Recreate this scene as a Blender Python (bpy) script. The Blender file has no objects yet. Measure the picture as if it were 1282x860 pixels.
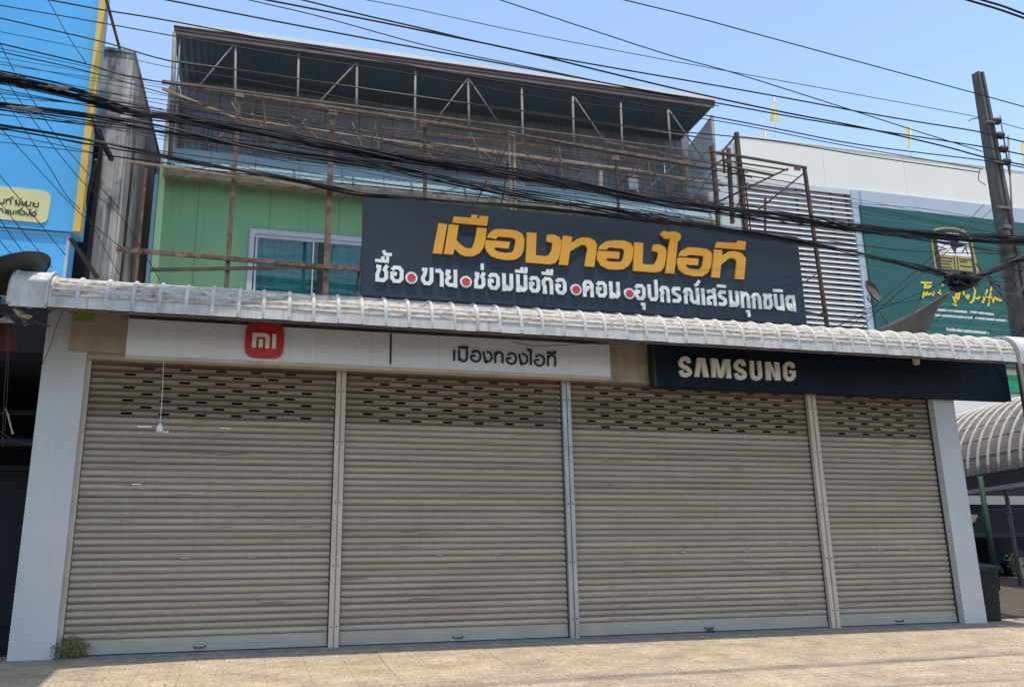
import bpy, math, random
from mathutils import Vector, Matrix
random.seed(7)
sc = bpy.context.scene
COL = sc.collection
# ------------------------------------------------------------ camera
YAW, PITCH, ROLL, FPX, CY0, CX, CY = 0.23306, 0.2276, 0.00398, 950.70453, 9.12659, 537.55679, 409.36326
fw = Vector((math.sin(YAW)*math.cos(PITCH), math.cos(YAW)*math.cos(PITCH), math.sin(PITCH)))
r0 = Vector((math.cos(YAW), -math.sin(YAW), 0.0)); u0 = r0.cross(fw)
rt = r0*math.cos(ROLL)+u0*math.sin(ROLL); up = -r0*math.sin(ROLL)+u0*math.cos(ROLL)
EYE = Vector((0, -CY0, 1.6))
cam = bpy.data.cameras.new("camera"); cam_o = bpy.data.objects.new("camera", cam); COL.objects.link(cam_o)
cam.sensor_fit = 'HORIZONTAL'; cam.sensor_width = 36.0; cam.lens = FPX/1282*36
cam.shift_x = (641-CX)/1282; cam.shift_y = (CY-430)/1282; cam.clip_end = 6000; cam.clip_start = 0.05
M = Matrix((rt, up, -fw)).transposed().to_4x4(); M.translation = EYE
cam_o.matrix_world = M
sc.camera = cam_o
# ------------------------------------------------------------ world, sun, exposure
TX, TY = 0.015, 0.21
sd = Vector((-TX, -TY, 1)).normalized()            # towards the sun
w = bpy.data.worlds.new("World"); sc.world = w; w.use_nodes = True
nt = w.node_tree; nt.nodes.clear()
out = nt.nodes.new('ShaderNodeOutputWorld'); bg = nt.nodes.new('ShaderNodeBackground'); sky = nt.nodes.new('ShaderNodeTexSky')
sky.sky_type = 'NISHITA'; sky.sun_disc = False
sky.sun_elevation = math.asin(sd.z); sky.sun_rotation = math.atan2(sd.x, sd.y)
sky.air_density = 1.35; sky.dust_density = 1.1; sky.ozone_density = 1.0; sky.altitude = 0
bg.inputs['Strength'].default_value = 0.15
nt.links.new(sky.outputs[0], bg.inputs[0]); nt.links.new(bg.outputs[0], out.inputs[0])
sun = bpy.data.lights.new("sun", 'SUN'); sun.energy = 2.8; sun.angle = math.radians(0.53); sun.color = (1.0, 0.93, 0.82)
sun_o = bpy.data.objects.new("sun", sun); COL.objects.link(sun_o); sun_o.location = (0, -10, 30)
sun_o.rotation_euler = sd.to_track_quat('Z', 'Y').to_euler()
sc.view_settings.view_transform = 'Standard'; sc.view_settings.look = 'None'; sc.view_settings.exposure = 0.74; sc.view_settings.gamma = 1
sc.cycles.max_bounces = 6
# ------------------------------------------------------------ helpers
def at(px, py, Y):                                  # point on the plane y = Y seen at a pixel of the photo
    d = fw*FPX + rt*(px-CX) - up*(py-CY)
    return EYE + d*((Y-EYE.y)/d.y)
def on_ground(px, py, z=0.0):
    d = fw*FPX + rt*(px-CX) - up*(py-CY)
    return EYE + d*((z-1.6)/d.z)

def mat(name, c, rough=.7, c2=None, scale=3.0, amt=.5, stretch=(1, 1, 1), bump=0.0, bscale=40., metal=0.0, spec=.4,
        spots=None, spot_scale=8., spot_cut=.62, rand=0.0, streak=None, fine=.12):
    m = bpy.data.materials.new(name); m.use_nodes = True
    n = m.node_tree.nodes; l = m.node_tree.links; p = n['Principled BSDF']
    p.inputs['Roughness'].default_value = rough; p.inputs['Metallic'].default_value = metal
    p.inputs['Specular IOR Level'].default_value = spec
    geo = n.new('ShaderNodeNewGeometry'); mp = n.new('ShaderNodeMapping'); mp.inputs['Scale'].default_value = stretch
    l.new(geo.outputs['Position'], mp.inputs[0])
    def mix(a, b, fac, mode='MIX'):
        x = n.new('ShaderNodeMix'); x.data_type = 'RGBA'; x.blend_type = mode
        for s, v in ((x.inputs[6], a), (x.inputs[7], b)):
            if isinstance(v, tuple): s.default_value = (*v, 1)
            else: l.new(v, s)
        if isinstance(fac, float): x.inputs[0].default_value = fac
        else: l.new(fac, x.inputs[0])
        return x.outputs[2]
    def noise(sc_, det=5, lo=.35, hi=.7, src=None, rough_=.6):
        t = n.new('ShaderNodeTexNoise'); t.inputs['Scale'].default_value = sc_; t.inputs['Detail'].default_value = det
        t.inputs['Roughness'].default_value = rough_
        l.new((src or mp).outputs[0], t.inputs['Vector'])
        r = n.new('ShaderNodeMapRange'); r.inputs[1].default_value = lo; r.inputs[2].default_value = hi
        l.new(t.outputs['Fac'], r.inputs[0]); return r.outputs[0]
    def mul(a, k):
        x = n.new('ShaderNodeMath'); x.operation = 'MULTIPLY'; l.new(a, x.inputs[0])
        if isinstance(k, float): x.inputs[1].default_value = k
        else: l.new(k, x.inputs[1])
        return x.outputs[0]
    col = c
    if c2 is not None: col = mix(c, c2, mul(noise(scale), float(amt)))
    if streak is not None:                          # vertical run-off stains
        ms = n.new('ShaderNodeMapping'); ms.inputs['Scale'].default_value = (9, 9, .55); l.new(geo.outputs['Position'], ms.inputs[0])
        col = mix(col, streak[0], mul(noise(1.6, 6, .48, .75, ms), float(streak[1])))
    if spots is not None: col = mix(col, spots, mul(noise(spot_scale, 8, spot_cut, spot_cut+.1, None, .7), .85))
    if rand > 0:
        oi = n.new('ShaderNodeObjectInfo'); r = n.new('ShaderNodeMapRange'); r.inputs[3].default_value = 1-rand; r.inputs[4].default_value = 1+rand
        l.new(oi.outputs['Random'], r.inputs[0])
        cb = n.new('ShaderNodeCombineColor')
        for i in range(3): l.new(r.outputs[0], cb.inputs[i])
        col = mix(col, cb.outputs[0], 1.0, 'MULTIPLY')
    if fine > 0:
        g = noise(60., 3, .2, .8); rr = n.new('ShaderNodeMapRange'); rr.inputs[3].default_value = 1-fine; rr.inputs[4].default_value = 1+fine*.6
        l.new(g, rr.inputs[0]); cb = n.new('ShaderNodeCombineColor')
        for i in range(3): l.new(rr.outputs[0], cb.inputs[i])
        col = mix(col, cb.outputs[0], 1.0, 'MULTIPLY')
    if isinstance(col, tuple): p.inputs['Base Color'].default_value = (*col, 1)
    else: l.new(col, p.inputs['Base Color'])
    if bump > 0:
        t = n.new('ShaderNodeTexNoise'); t.inputs['Scale'].default_value = bscale; t.inputs['Detail'].default_value = 4; l.new(mp.outputs[0], t.inputs['Vector'])
        b = n.new('ShaderNodeBump'); b.inputs['Strength'].default_value = bump; b.inputs['Distance'].default_value = .01
        l.new(t.outputs['Fac'], b.inputs['Height']); l.new(b.outputs[0], p.inputs['Normal'])
    m.diffuse_color = (*c, 1)
    return m

class MB:
    """collects vertices and faces for one mesh"""
    def __init__(s): s.v = []; s.f = []; s.sm = []
    def add(s, vs, fs, smooth=False):
        b = len(s.v); s.v += [tuple(v) for v in vs]; s.f += [tuple(i+b for i in f) for f in fs]; s.sm += [smooth]*len(fs); return s
    def box(s, x0, x1, y0, y1, z0, z1):
        return s.add([(x, y, z) for z in (z0, z1) for y in (y0, y1) for x in (x0, x1)],
                     [(0, 2, 3, 1), (4, 5, 7, 6), (0, 1, 5, 4), (2, 6, 7, 3), (0, 4, 6, 2), (1, 3, 7, 5)])
    def bar(s, a, b, wd, ht=None, ext=0.0):
        a = Vector(a); b = Vector(b); ht = ht or wd; d = (b-a).normalized(); a = a-d*ext; b = b+d*ext
        q = Vector((0, -1, 0)) if abs(d.y) < .9 else Vector((0, 0, 1))
        x = d.cross(q).normalized(); y = d.cross(x).normalized(); vs = []
        for e in (a, b):
            for sx, sy in ((-1, -1), (1, -1), (1, 1), (-1, 1)): vs.append(e+x*sx*wd/2+y*sy*ht/2)
        return s.add(vs, [(3, 2, 1, 0), (4, 5, 6, 7), (0, 1, 5, 4), (1, 2, 6, 5), (2, 3, 7, 6), (3, 0, 4, 7)])
    def tube(s, pts, r, n=6, caps=True):
        pts = [Vector(p) for p in pts]; vs = []; K = len(pts); rr = r if isinstance(r, (list, tuple)) else [r]*K
        x = None
        for i, p in enumerate(pts):
            d = (pts[min(i+1, K-1)]-pts[max(i-1, 0)]).normalized()
            if x is None: x = d.orthogonal().normalized()
            x = (x-d*x.dot(d)).normalized(); y = d.cross(x)
            for k in range(n): a = 2*math.pi*k/n; vs.append(p+(x*math.cos(a)+y*math.sin(a))*rr[i])
        fs = [(i*n+k, i*n+(k+1) % n, (i+1)*n+(k+1) % n, (i+1)*n+k) for i in range(K-1) for k in range(n)]
        s.add(vs, fs, True)
        if caps: b = len(s.v)-len(vs); s.f += [tuple(b+k for k in range(n))[::-1], tuple(b+(K-1)*n+k for k in range(n))]; s.sm += [False, False]
        return s
    def grid(s, rows, smooth=False):
        n = len(rows[0]); return s.add([v for r in rows for v in r], [(i*n+j, i*n+j+1, (i+1)*n+j+1, (i+1)*n+j) for i in range(len(rows)-1) for j in range(n-1)], smooth)
    def prism(s, poly, y0, y1):                      # poly: (x,z) outline, front at y0
        from mathutils.geometry import tessellate_polygon
        k = len(poly); tri = tessellate_polygon([[Vector((x, z, 0)) for x, z in poly]])
        vs = [(x, y0, z) for x, z in poly]+[(x, y1, z) for x, z in poly]
        area = sum(poly[i][0]*poly[(i+1) % k][1]-poly[(i+1) % k][0]*poly[i][1] for i in range(k))
        fs = []
        for t in tri:
            a, b, c = t; A = (poly[b][0]-poly[a][0])*(poly[c][1]-poly[a][1])-(poly[c][0]-poly[a][0])*(poly[b][1]-poly[a][1])
            if A < 0: a, c = c, a
            fs.append((a, b, c)); fs.append((c+k, b+k, a+k))
        for i in range(k):
            j = (i+1) % k; fs.append((i, i+k, j+k, j) if area > 0 else (j, j+k, i+k, i))
        return s.add(vs, fs)
    def ribbon(s, pts, t, y0, y1):                   # stroke of thickness t along (x,z) points, mitred
        P = [Vector(p) for p in pts]; L = []; R = []
        for i, p in enumerate(P):
            d1 = (p-P[i-1]).normalized() if i > 0 else None; d2 = (P[i+1]-p).normalized() if i < len(P)-1 else None
            d1 = d1 or d2; d2 = d2 or d1
            n1 = Vector((-d1.y, d1.x)); n2 = Vector((-d2.y, d2.x)); m = (n1+n2)
            if m.length < 1e-4: m = n1
            m.normalize(); k = t/2/max(.45, m.dot(n1)); L.append(p+m*k); R.append(p-m*k)
        n = len(P); vs = []
        for y in (y0, y1): vs += [(q.x, y, q.y) for q in L]+[(q.x, y, q.y) for q in R]
        fs = []
        for i in range(n-1):
            fs += [(n+i, n+i+1, i+1, i), (2*n+i, 2*n+i+1, 3*n+i+1, 3*n+i), (i, i+1, 2*n+i+1, 2*n+i), (n+i+1, n+i, 3*n+i, 3*n+i+1)]
        fs += [(0, 2*n, 3*n, n), (n-1, 2*n-1, 4*n-1, 3*n-1)]
        return s.add(vs, fs)
    def mesh(s, name, m, m2=None, pick=None):
        me = bpy.data.meshes.new(name); me.from_pydata(s.v, [], s.f)
        me.polygons.foreach_set('use_smooth', s.sm)
        if m: me.materials.append(m)
        if m2:
            me.materials.append(m2)
            for p in me.polygons:
                if pick(p.center): p.material_index = 1
        me.validate(); me.update(); return me
    def build(s, name, m, parent=None, loc=None):
        return link(name, s.mesh(name, m), parent, loc)
def link(name, data, parent=None, loc=None):
    o = bpy.data.objects.new(name, data); COL.objects.link(o)
    if parent: o.parent = parent
    if loc is not None: o.location = loc
    return o
def thing(name, label, cat, group=None, loc=(0, 0, 0)):
    o = bpy.data.objects.new(name, None); COL.objects.link(o); o.location = loc; o.empty_display_size = .2
    return tag(o, label, cat, group)
def tag(o, label, cat, group=None):
    o['label'] = label; o['category'] = cat
    if group: o['group'] = group
    return o
def struct(name, mb, m, kind='structure'):
    o = mb.build(name, m); o['kind'] = kind; return o
def smooth_pts(P, n=6):                              # Catmull-Rom through points
    P = [Vector(p) for p in P]; Q = [P[0]*2-P[1]]+P+[P[-1]*2-P[-2]]; o = []
    for i in range(1, len(Q)-2):
        for k in range(n):
            t = k/n; a, b, c, d = Q[i-1], Q[i], Q[i+1], Q[i+2]
            o.append(.5*((2*b)+(c-a)*t+(2*a-5*b+4*c-d)*t*t+(3*b-a-3*c+d)*t**3))
    o.append(P[-1]); return o

# ------------------------------------------------------------ materials
m_pave = mat('paving', (.53, .415, .29), .95, (.33, .26, .185), 1.9, 1.0, (1, 1.6, 1), bump=.8, bscale=30, rand=.045, spots=(.22, .165, .12), spot_scale=26, spot_cut=.53, fine=.6)
def paving_relief(m):                                # cast block relief in each cement tile
    n = m.node_tree.nodes; l = m.node_tree.links; p = n['Principled BSDF']
    tc = n.new('ShaderNodeNewGeometry'); mp = n.new('ShaderNodeMapping'); mp.inputs['Rotation'].default_value = (0, 0, .0)
    l.new(tc.outputs['Position'], mp.inputs[0])
    br = n.new('ShaderNodeTexBrick'); br.inputs['Scale'].default_value = 1; br.inputs['Brick Width'].default_value = .2; br.inputs['Row Height'].default_value = .1
    br.inputs['Mortar Size'].default_value = .006; br.inputs['Mortar Smooth'].default_value = .6
    br.inputs['Color1'].default_value = (1, 1, 1, 1); br.inputs['Color2'].default_value = (.86, .86, .86, 1); br.inputs['Mortar'].default_value = (.66, .64, .62, 1)
    wn = n.new('ShaderNodeTexNoise'); wn.inputs['Scale'].default_value = 9; l.new(tc.outputs['Position'], wn.inputs['Vector'])
    ad = n.new('ShaderNodeMixRGB'); ad.inputs[0].default_value = .10; l.new(mp.outputs[0], ad.inputs[1]); l.new(wn.outputs['Color'], ad.inputs[2]); l.new(ad.outputs[0], br.inputs['Vector'])
    src = p.inputs['Base Color'].links[0].from_socket
    mx = n.new('ShaderNodeMix'); mx.data_type = 'RGBA'; mx.blend_type = 'MULTIPLY'; mx.inputs[0].default_value = .34
    l.new(src, mx.inputs[6]); l.new(br.outputs['Color'], mx.inputs[7]); l.new(mx.outputs[2], p.inputs['Base Color'])
    b = n.new('ShaderNodeBump'); b.inputs['Strength'].default_value = .9; b.inputs['Distance'].default_value = .006; b.invert = True
    l.new(br.outputs['Fac'], b.inputs['Height'])
    old = p.inputs['Normal'].links[0].from_socket; l.new(old, b.inputs['Normal']); l.new(b.outputs[0], p.inputs['Normal'])
paving_relief(m_pave)
m_joint = mat('joint_dirt', (.42, .31, .21), .95, (.14, .11, .09), 9, .8)
m_step = mat('step_concrete', (.27, .25, .22), .9, (.17, .155, .14), 5, .8, bump=.3)
m_asph = mat('asphalt', (.055, .054, .052), .9, (.08, .078, .075), 6, .7, bump=.6, bscale=120)
m_yard = mat('yard_dirt', (.085, .06, .042), .95, (.05, .038, .03), 2, .9, bump=.5, bscale=20)
m_earth = mat('earth', (.16, .12, .085), .95, (.09, .075, .05), 1.3, .9, bump=.5, bscale=15)
m_slat = mat('shutter_paint', (.39, .345, .285), .65, (.30, .255, .20), 1.4, 1.0, (.35, 1, 5), streak=((.24, .19, .145), .35), spots=(.13, .095, .07), spot_scale=3.4, spot_cut=.57, rand=.07, fine=.22, bump=.2)
m_vent = mat('shutter_paint_dirty', (.25, .20, .15), .65, (.15, .115, .085), 2.0, .9, (.4, 1, 4), spots=(.07, .055, .04), spot_scale=5, spot_cut=.6, rand=.07)
m_rail = mat('shutter_rail', (.36, .34, .30), .5, (.29, .285, .26), 2.5, .9, (1, 1, 4), metal=.1, spots=(.12, .10, .08), spot_scale=7, spot_cut=.66)
m_post = mat('guide_beige', (.50, .44, .36), .55, (.36, .30, .24), 3, .7, (3, 3, .8), spots=(.2, .11, .06), spot_scale=6, spot_cut=.68)
m_postg = mat('guide_galvanised', (.40, .42, .44), .45, (.26, .26, .26), 4, .9, (3, 3, .6), metal=.4)
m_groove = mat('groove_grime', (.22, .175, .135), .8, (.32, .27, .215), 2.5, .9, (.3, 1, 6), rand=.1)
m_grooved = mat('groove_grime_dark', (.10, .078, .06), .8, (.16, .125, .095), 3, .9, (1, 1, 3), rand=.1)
m_dark = mat('dark_gap_shade', (.035, .033, .03), .6)
m_pier = mat('pier_paint', (.475, .485, .495), .75, (.43, .435, .44), 1.2, .8, streak=((.36, .34, .31), .25), spots=(.25, .24, .22), spot_scale=9, spot_cut=.74, bump=.12, bscale=30, fine=.05)
m_lintel = mat('lintel_paint', (.44, .38, .31), .8, (.29, .24, .19), 1.8, .9, streak=((.18, .15, .12), .5), bump=.12)
m_wsign = mat('white_sign_face', (.68, .74, .84), .45, (.60, .64, .70), 1.3, .5, streak=((.50, .46, .40), .16), spots=(.3, .28, .25), spot_scale=6, spot_cut=.72, fine=.03)
m_wedge = mat('sign_edge', (.55, .49, .40), .6, (.4, .34, .27), 4, .8)
m_seam = mat('seam_grey', (.30, .29, .28), .7)
m_ink = mat('ink_dark', (.022, .025, .034), .5)
m_red = mat('logo_red', (.50, .035, .035), .45, (.38, .03, .03), 3, .6)
m_wlet = mat('letter_white', (.80, .79, .77), .4, (.68, .67, .64), 5, .6, fine=.03)
m_slet = mat('letter_silver', (.74, .73, .70), .4, (.62, .61, .58), 8, .6, fine=.03)
m_gold = mat('letter_gold', (.72, .36, .035), .42, (.62, .31, .04), 3, .6, fine=.03)
m_dot = mat('dot_red', (.60, .05, .05), .4)
m_navy = mat('navy_panel', (.012, .024, .043), .5, (.020, .033, .052), 1.1, .9, streak=((.045, .052, .06), .15), spots=(.05, .055, .06), spot_scale=5, spot_cut=.68, fine=.1)
m_navy2 = mat('navy_box', (.0036, .011, .025), .6, (.006, .015, .031), 2, .8, fine=.05, spec=.15)
m_awn = mat('awning_white', (.60, .585, .56), .8, (.44, .44, .44), 6, .9, streak=((.30, .27, .24), .75), spots=(.17, .14, .11), spot_scale=13, spot_cut=.62, fine=.14, spec=.2, bump=.15)
m_awntop = mat('awning_dirty', (.54, .50, .45), .9, (.34, .30, .25), 7, 1.0, (1, 1, 3), spots=(.13, .10, .08), spot_scale=12, spot_cut=.52, fine=.3, spec=.15, bump=.3)
m_green = mat('green_wall', (.26, .47, .27), .85, (.22, .42, .245), .8, .9, streak=((.15, .29, .18), .3), spots=(.35, .42, .3), spot_scale=7, spot_cut=.75, bump=.1)
m_teal = mat('teal_metal', (.23, .33, .35), .85, (.18, .27, .30), 1.5, .9, streak=((.32, .34, .28), .4), spots=(.2, .2, .16), spot_scale=7, spot_cut=.7)
m_tanlip = mat('stained_lip', (.30, .26, .19), .85, (.15, .13, .09), 6, 1.0, spots=(.5, .42, .28), spot_scale=11, spot_cut=.62)
m_frame = mat('window_frame', (.52, .53, .60), .5, (.42, .43, .5), 6, .6)
m_curt = mat('curtain', (.075, .30, .31), .75, (.05, .225, .24), 5, .8)
m_rust = mat('rusty_steel', (.115, .062, .040), .8, (.27, .20, .155), 7, .9, spots=(.055, .03, .02), spot_scale=16, spot_cut=.5, bump=.3)
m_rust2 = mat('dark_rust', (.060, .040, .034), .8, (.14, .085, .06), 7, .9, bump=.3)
m_galv = mat('galvanised', (.19, .185, .18), .7, (.11, .10, .095), 7, .9, metal=.1)
m_palebeam = mat('pale_timber', (.42, .33, .24), .85, (.2, .13, .09), 7, .9)
m_under = mat('roof_sheet', (.09, .13, .16), .6, (.095, .13, .155), 2, .8)
m_wall3 = mat('cladding_grey', (.13, .14, .16), .6, (.20, .205, .22), 1.2, .9, streak=((.26, .25, .24), .4), spots=(.3, .29, .28), spot_scale=9, spot_cut=.73, rand=.12)
m_facia = mat('fascia_maroon', (.12, .055, .06), .6, (.07, .045, .05), 3, .9, (1, 1, 8), spots=(.3, .24, .24), spot_scale=6, spot_cut=.66)
m_flash = mat('flashing', (.74, .75, .76), .4, (.6, .6, .58), 2, .6)
m_blue = mat('blue_board', (.09, .44, .88), .45, (.10, .46, .88), .8, .8, fine=.03)
m_yel = mat('trim_yellow', (.72, .50, .12), .5, (.6, .41, .09), 3, .6, fine=.04)
m_lab = mat('label_yellow', (.74, .70, .38), .5, (.68, .62, .32), 3, .6)
m_conc = mat('stained_concrete', (.50, .485, .46), .9, (.30, .28, .26), 1.1, 1.0, streak=((.07, .06, .05), .9), spots=(.06, .055, .05), spot_scale=2.2, spot_cut=.58, bump=.4, bscale=12)
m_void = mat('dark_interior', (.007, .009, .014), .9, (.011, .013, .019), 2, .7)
m_cream = mat('cream_cladding', (.78, .765, .70), .6, (.72, .70, .63), .6, .8, fine=.04)
m_louv = mat('louvre_white', (.60, .61, .63), .7, (.5, .5, .5), 4, .7, streak=((.4, .37, .34), .3))
m_bgrey = mat('blue_grey_frame', (.44, .50, .58), .5, (.38, .43, .5), 2, .7)
m_gbill = mat('green_banner', (.010, .085, .082), .5, (.013, .10, .092), .9, .9, fine=.04)
m_gbill2 = mat('green_banner_stripe', (.014, .15, .125), .5, (.012, .125, .105), 1.2, .9, fine=.04)
m_conpole = mat('pole_concrete', (.10, .094, .09), .9, (.05, .048, .046), 7, 1.0, (1, 1, .6), streak=((.24, .225, .21), .55), bump=.5, bscale=20)
m_cable = mat('cable_black', (.007, .008, .011), .6, spec=.25)
m_cableg = mat('cable_grey', (.03, .032, .038), .7)
m_crest = mat('crest_yellow', (.42, .33, .09), .6, (.34, .27, .08), 5, .7)
m_flag = mat('flag_yellow', (.66, .62, .30), .7, (.65, .52, .09), 8, .6)
m_cloth = mat('shade_cloth', (.10, .09, .085), .95, (.15, .14, .13), 4, .7)
m_bin = mat('bin_plastic', (.008, .016, .022), .6, (.013, .022, .027), 5, .8)
m_gpost = mat('green_post', (.006, .038, .022), .7, (.006, .03, .02), 5, .7)
m_leaf = mat('weed_leaf', (.12, .155, .045), .8, (.18, .17, .06), 30, .9)
m_lime = mat('lime_sticker', (.24, .29, .03), .6)
m_barrel = mat('barrel_sheet', (.23, .195, .16), .85, (.15, .13, .115), 3, .9, streak=((.09, .085, .09), .5), spots=(.10, .10, .11), spot_scale=1.6, spot_cut=.54, fine=.25)
m_barrib = mat('barrel_rib', (.46, .43, .38), .7, (.33, .3, .26), 5, .8)
m_pvc = mat('white_plastic', (.75, .75, .73), .5)
m_tyre = mat('rubber', (.012, .012, .013), .8)
m_car = mat('dark_paint', (.005, .007, .012), .7, spec=.1)
m_glass = mat('dark_glass', (.02, .03, .035), .08, spec=.8)
m_brnp = mat('blue_trim', (.10, .22, .40), .6, (.2, .25, .33), 6, .8)

# ------------------------------------------------------------ ground
g = MB(); g.add([(-900, -900, -.16), (900, -900, -.16), (900, 900, -.16), (-900, 900, -.16)], [(0, 1, 2, 3)]); struct('ground', g, m_earth)
g = MB(); g.box(-60, 60, -14, -4.0, -.155, -.12); struct('road', g, m_asph)
g = MB()
for k in range(-60, 60): g.box(k*1.0+.004, k*1.0+.996, -4.0, -3.82, -.15, .012)
struct('kerb', g, m_step)
pv = MB().box(-60, 60, -3.815, .30, -.15, 0).build('pavement', m_joint); pv['kind'] = 'structure'
def tile_mesh(mb, x, y, dz=0, tx=0, ty=0, s=.4, j=.0013):
    a = s/2-j; b = a-.0012; z0 = .0; z1 = .005+dz
    vs = [(x-a, y-a, z0), (x+a, y-a, z0), (x+a, y+a, z0), (x-a, y+a, z0)]+[(x+i*b, y+k*b, z1+i*tx+k*ty) for i, k in ((-1, -1), (1, -1), (1, 1), (-1, 1))]
    mb.add(vs, [(4, 5, 6, 7), (0, 1, 5, 4), (1, 2, 6, 5), (2, 3, 7, 6), (3, 0, 4, 7)])
vm = []
for k in range(8):
    mb = MB(); tile_mesh(mb, 0, 0, random.uniform(-.0012, .0012), random.uniform(-.001, .001), random.uniform(-.001, .001)); vm.append(mb.mesh('paving_tile', m_pave))
Y0 = -.27; cnt = 0; rest = MB()
cells = []
for j in range(9):
    y = Y0-.2-.4*j
    for i in range(-146, 149):
        x = i*.4+.1
        # inside the frame?
        d = Vector((x, y, 0))-EYE; z = d.dot(fw); px = CX+FPX*d.dot(rt)/z; py = CY-FPX*d.dot(up)/z
        cells.append((0 if (-30 < px < 1320 and py < 880) else 1, z, x, y))
cells.sort()
for q, z, x, y in cells:
    if q == 0 and cnt < 296:
        link('paving_tile', random.choice(vm), pv, (x, y, 0)); cnt += 1
    else: tile_mesh(rest, x, y, random.uniform(-.0012, .0012), random.uniform(-.001, .001), random.uniform(-.001, .001))
ro = rest.build('paving_tile_field', m_pave, pv); ro['kind'] = 'stuff'

random.seed(77); lt = MB()
for k in range(90):
    x_ = random.uniform(-2, 9.5); y_ = -.3-2.9*random.random()**1.3; a = random.uniform(0, 6.28); r_ = random.uniform(.006, .022)
    P_ = [Vector((x_+math.cos(a+t)*r_*(1 if j % 2 else .55), y_+math.sin(a+t)*r_*(1 if j % 2 else .55), .016+random.uniform(0, .006))) for j, t in enumerate((0, 1.57, 3.14, 4.71))]
    lt.add(P_, [(0, 1, 2, 3)])
lo_ = lt.build('dry_litter', mat('dry_litter', (.13, .09, .055), .9, (.06, .04, .03), 40, .9)); lo_['kind'] = 'stuff'; tag(lo_, 'scattered dry leaf bits and grit on the sunlit paving', 'litter')
# ------------------------------------------------------------ the shop building
XL, XR = -1.80, 9.67                                # shutter opening
SH = thing('shop_building', 'long closed shop with green upper wall, four roller shutters and dark lean-to roof', 'building', None, (3.9, 0, 0))
def S(name, mb, m, parent=None):
    o = mb.build(name, m, parent or SH)
    if (parent or SH) is SH: o.location = (-3.9, 0, 0)
    return o
PL0 = at(8, 828, -.12).x
S('step', MB().box(-2.3, 10.06, -.262, .3, -.1, .028), m_step)
S('pier', MB().box(PL0, XL, -.12, .35, 0, 3.84).box(PL0-.003, XL+.002, -.123, -.1195, 2.895, 2.9), m_pier)
S('pier', MB().box(XR+.0, 10.04, -.12, .35, 0, 3.84).box(XR-.002, 10.043, -.123, -.1195, 2.895, 2.9), m_pier)
S('floor_slab', MB().box(-2.2, 10.0, .301, 7.9, -.1, .03), m_step)
for a_, b_ in ((PL0, PL0+.2), (9.84, 10.04)): S('side_wall', MB().box(a_, b_, .351, 8, 0, 3.844), m_pier)
S('back_wall', MB().box(PL0, 10.04, 8.001, 8.2, 0, 3.844), m_pier)
S('inner_beam', MB().box(PL0+.2, 9.84, .251, .35, 3.1, 3.844), m_lintel)
S('lintel', MB().box(XL+.001, XR-.001, -.10, .25, 3.16, 3.84).box(XL+.001, XR-.001, -.115, -.1005, 3.16, 3.20), m_lintel)
S('corner_panel', MB().box(at(90, 400, -.13).x, XL+.42, -.138, -.1235, 3.23, 3.84), m_lintel)
S('roof_slab', MB().box(PL0, 10.04, -.1, 8.2, 3.845, 3.93), m_conc)
# guide posts
for pxl, pxr, mm in ((410, 423, m_post), (712, 723, m_postg), (1039, 1050, m_post)):
    xa = at(pxl, 805, 0).x; xb = at(pxr, 805, 0).x; xm = (xa+xb)/2
    p = MB(); p.box(xa, xm-.008, -.075, .02, .028, 3.16); p.box(xm+.008, xb, -.075, .02, .028, 3.16); p.box(xm-.008, xm+.008, -.055, .02, .028, 3.16)
    S('guide_post', p, mm)
    for xg in (xa-.012, xb): S('guide_gap_shade', MB().box(xg, xg+.012, -.024, .02, .028, 3.16), m_dark)  # dark strips paint the shade and grime of the recessed shutter edges
    for zz in (.25, .9, 1.6, 2.3, 2.9):
        for xx in (xa+.03, xb-.03): MB().tube([(xx, -.082, zz), (xx, -.074, zz)], .008, 8).build('bolt', m_dark, SH).location = (-3.9, 0, 0)
S('guide_post', MB().box(XL, XL+.045, -.05, .02, .028, 3.16), m_post)
S('guide_gap_shade', MB().box(XR-.018, XR, -.03, .02, .028, 3.16), m_dark)  # dark strip painting the shaded gap at the right pier
# roller shutters
PITCH_S = .0735; RAIL = .155; NS = 41
prof = [(0.0, .000), (-.009, .003), (-.0165, .024), (-.0185, .036), (-.018, .048), (-.009, .062), (.004, .067), (.006, .0735)]
def slat(x0, x1, holes=None):
    mb = MB()
    if not holes:
        mb.grid([[(x, y, z) for y, z in prof] for x in (x0, x1)][::1], True); mb.f = [f[::-1] for f in mb.f]
        return mb
    xs = [x0]; solid = []
    for h in holes:
        if h-.06 > x0+.05 and h+.06 < x1-.05: solid.append((xs[-1], h-.06, True)); solid.append((h-.06, h+.06, False)); xs.append(h+.06)
    solid.append((xs[-1], x1, True))
    for a, b, full in solid:
        segs = [prof] if full else [prof[:3], prof[4:]]
        for sg in segs:
            k = len(mb.f); mb.grid([[(x, y, z) for y, z in sg] for x in (a, b)], True)
            mb.f[k:] = [f[::-1] for f in mb.f[k:]]
        if not full:                                # folded lips round the slot
            for z_, y_ in ((.024, -.0165), (.048, -.018)):
                mb.add([(a, y_, z_), (b, y_, z_), (b, y_+.012, z_), (a, y_+.012, z_)], [(0, 1, 2, 3)])
    return mb
zlast = at(246, 519, 0).z; nlast = round((zlast-.07-.028-RAIL)/PITCH_S+.3)
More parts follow.
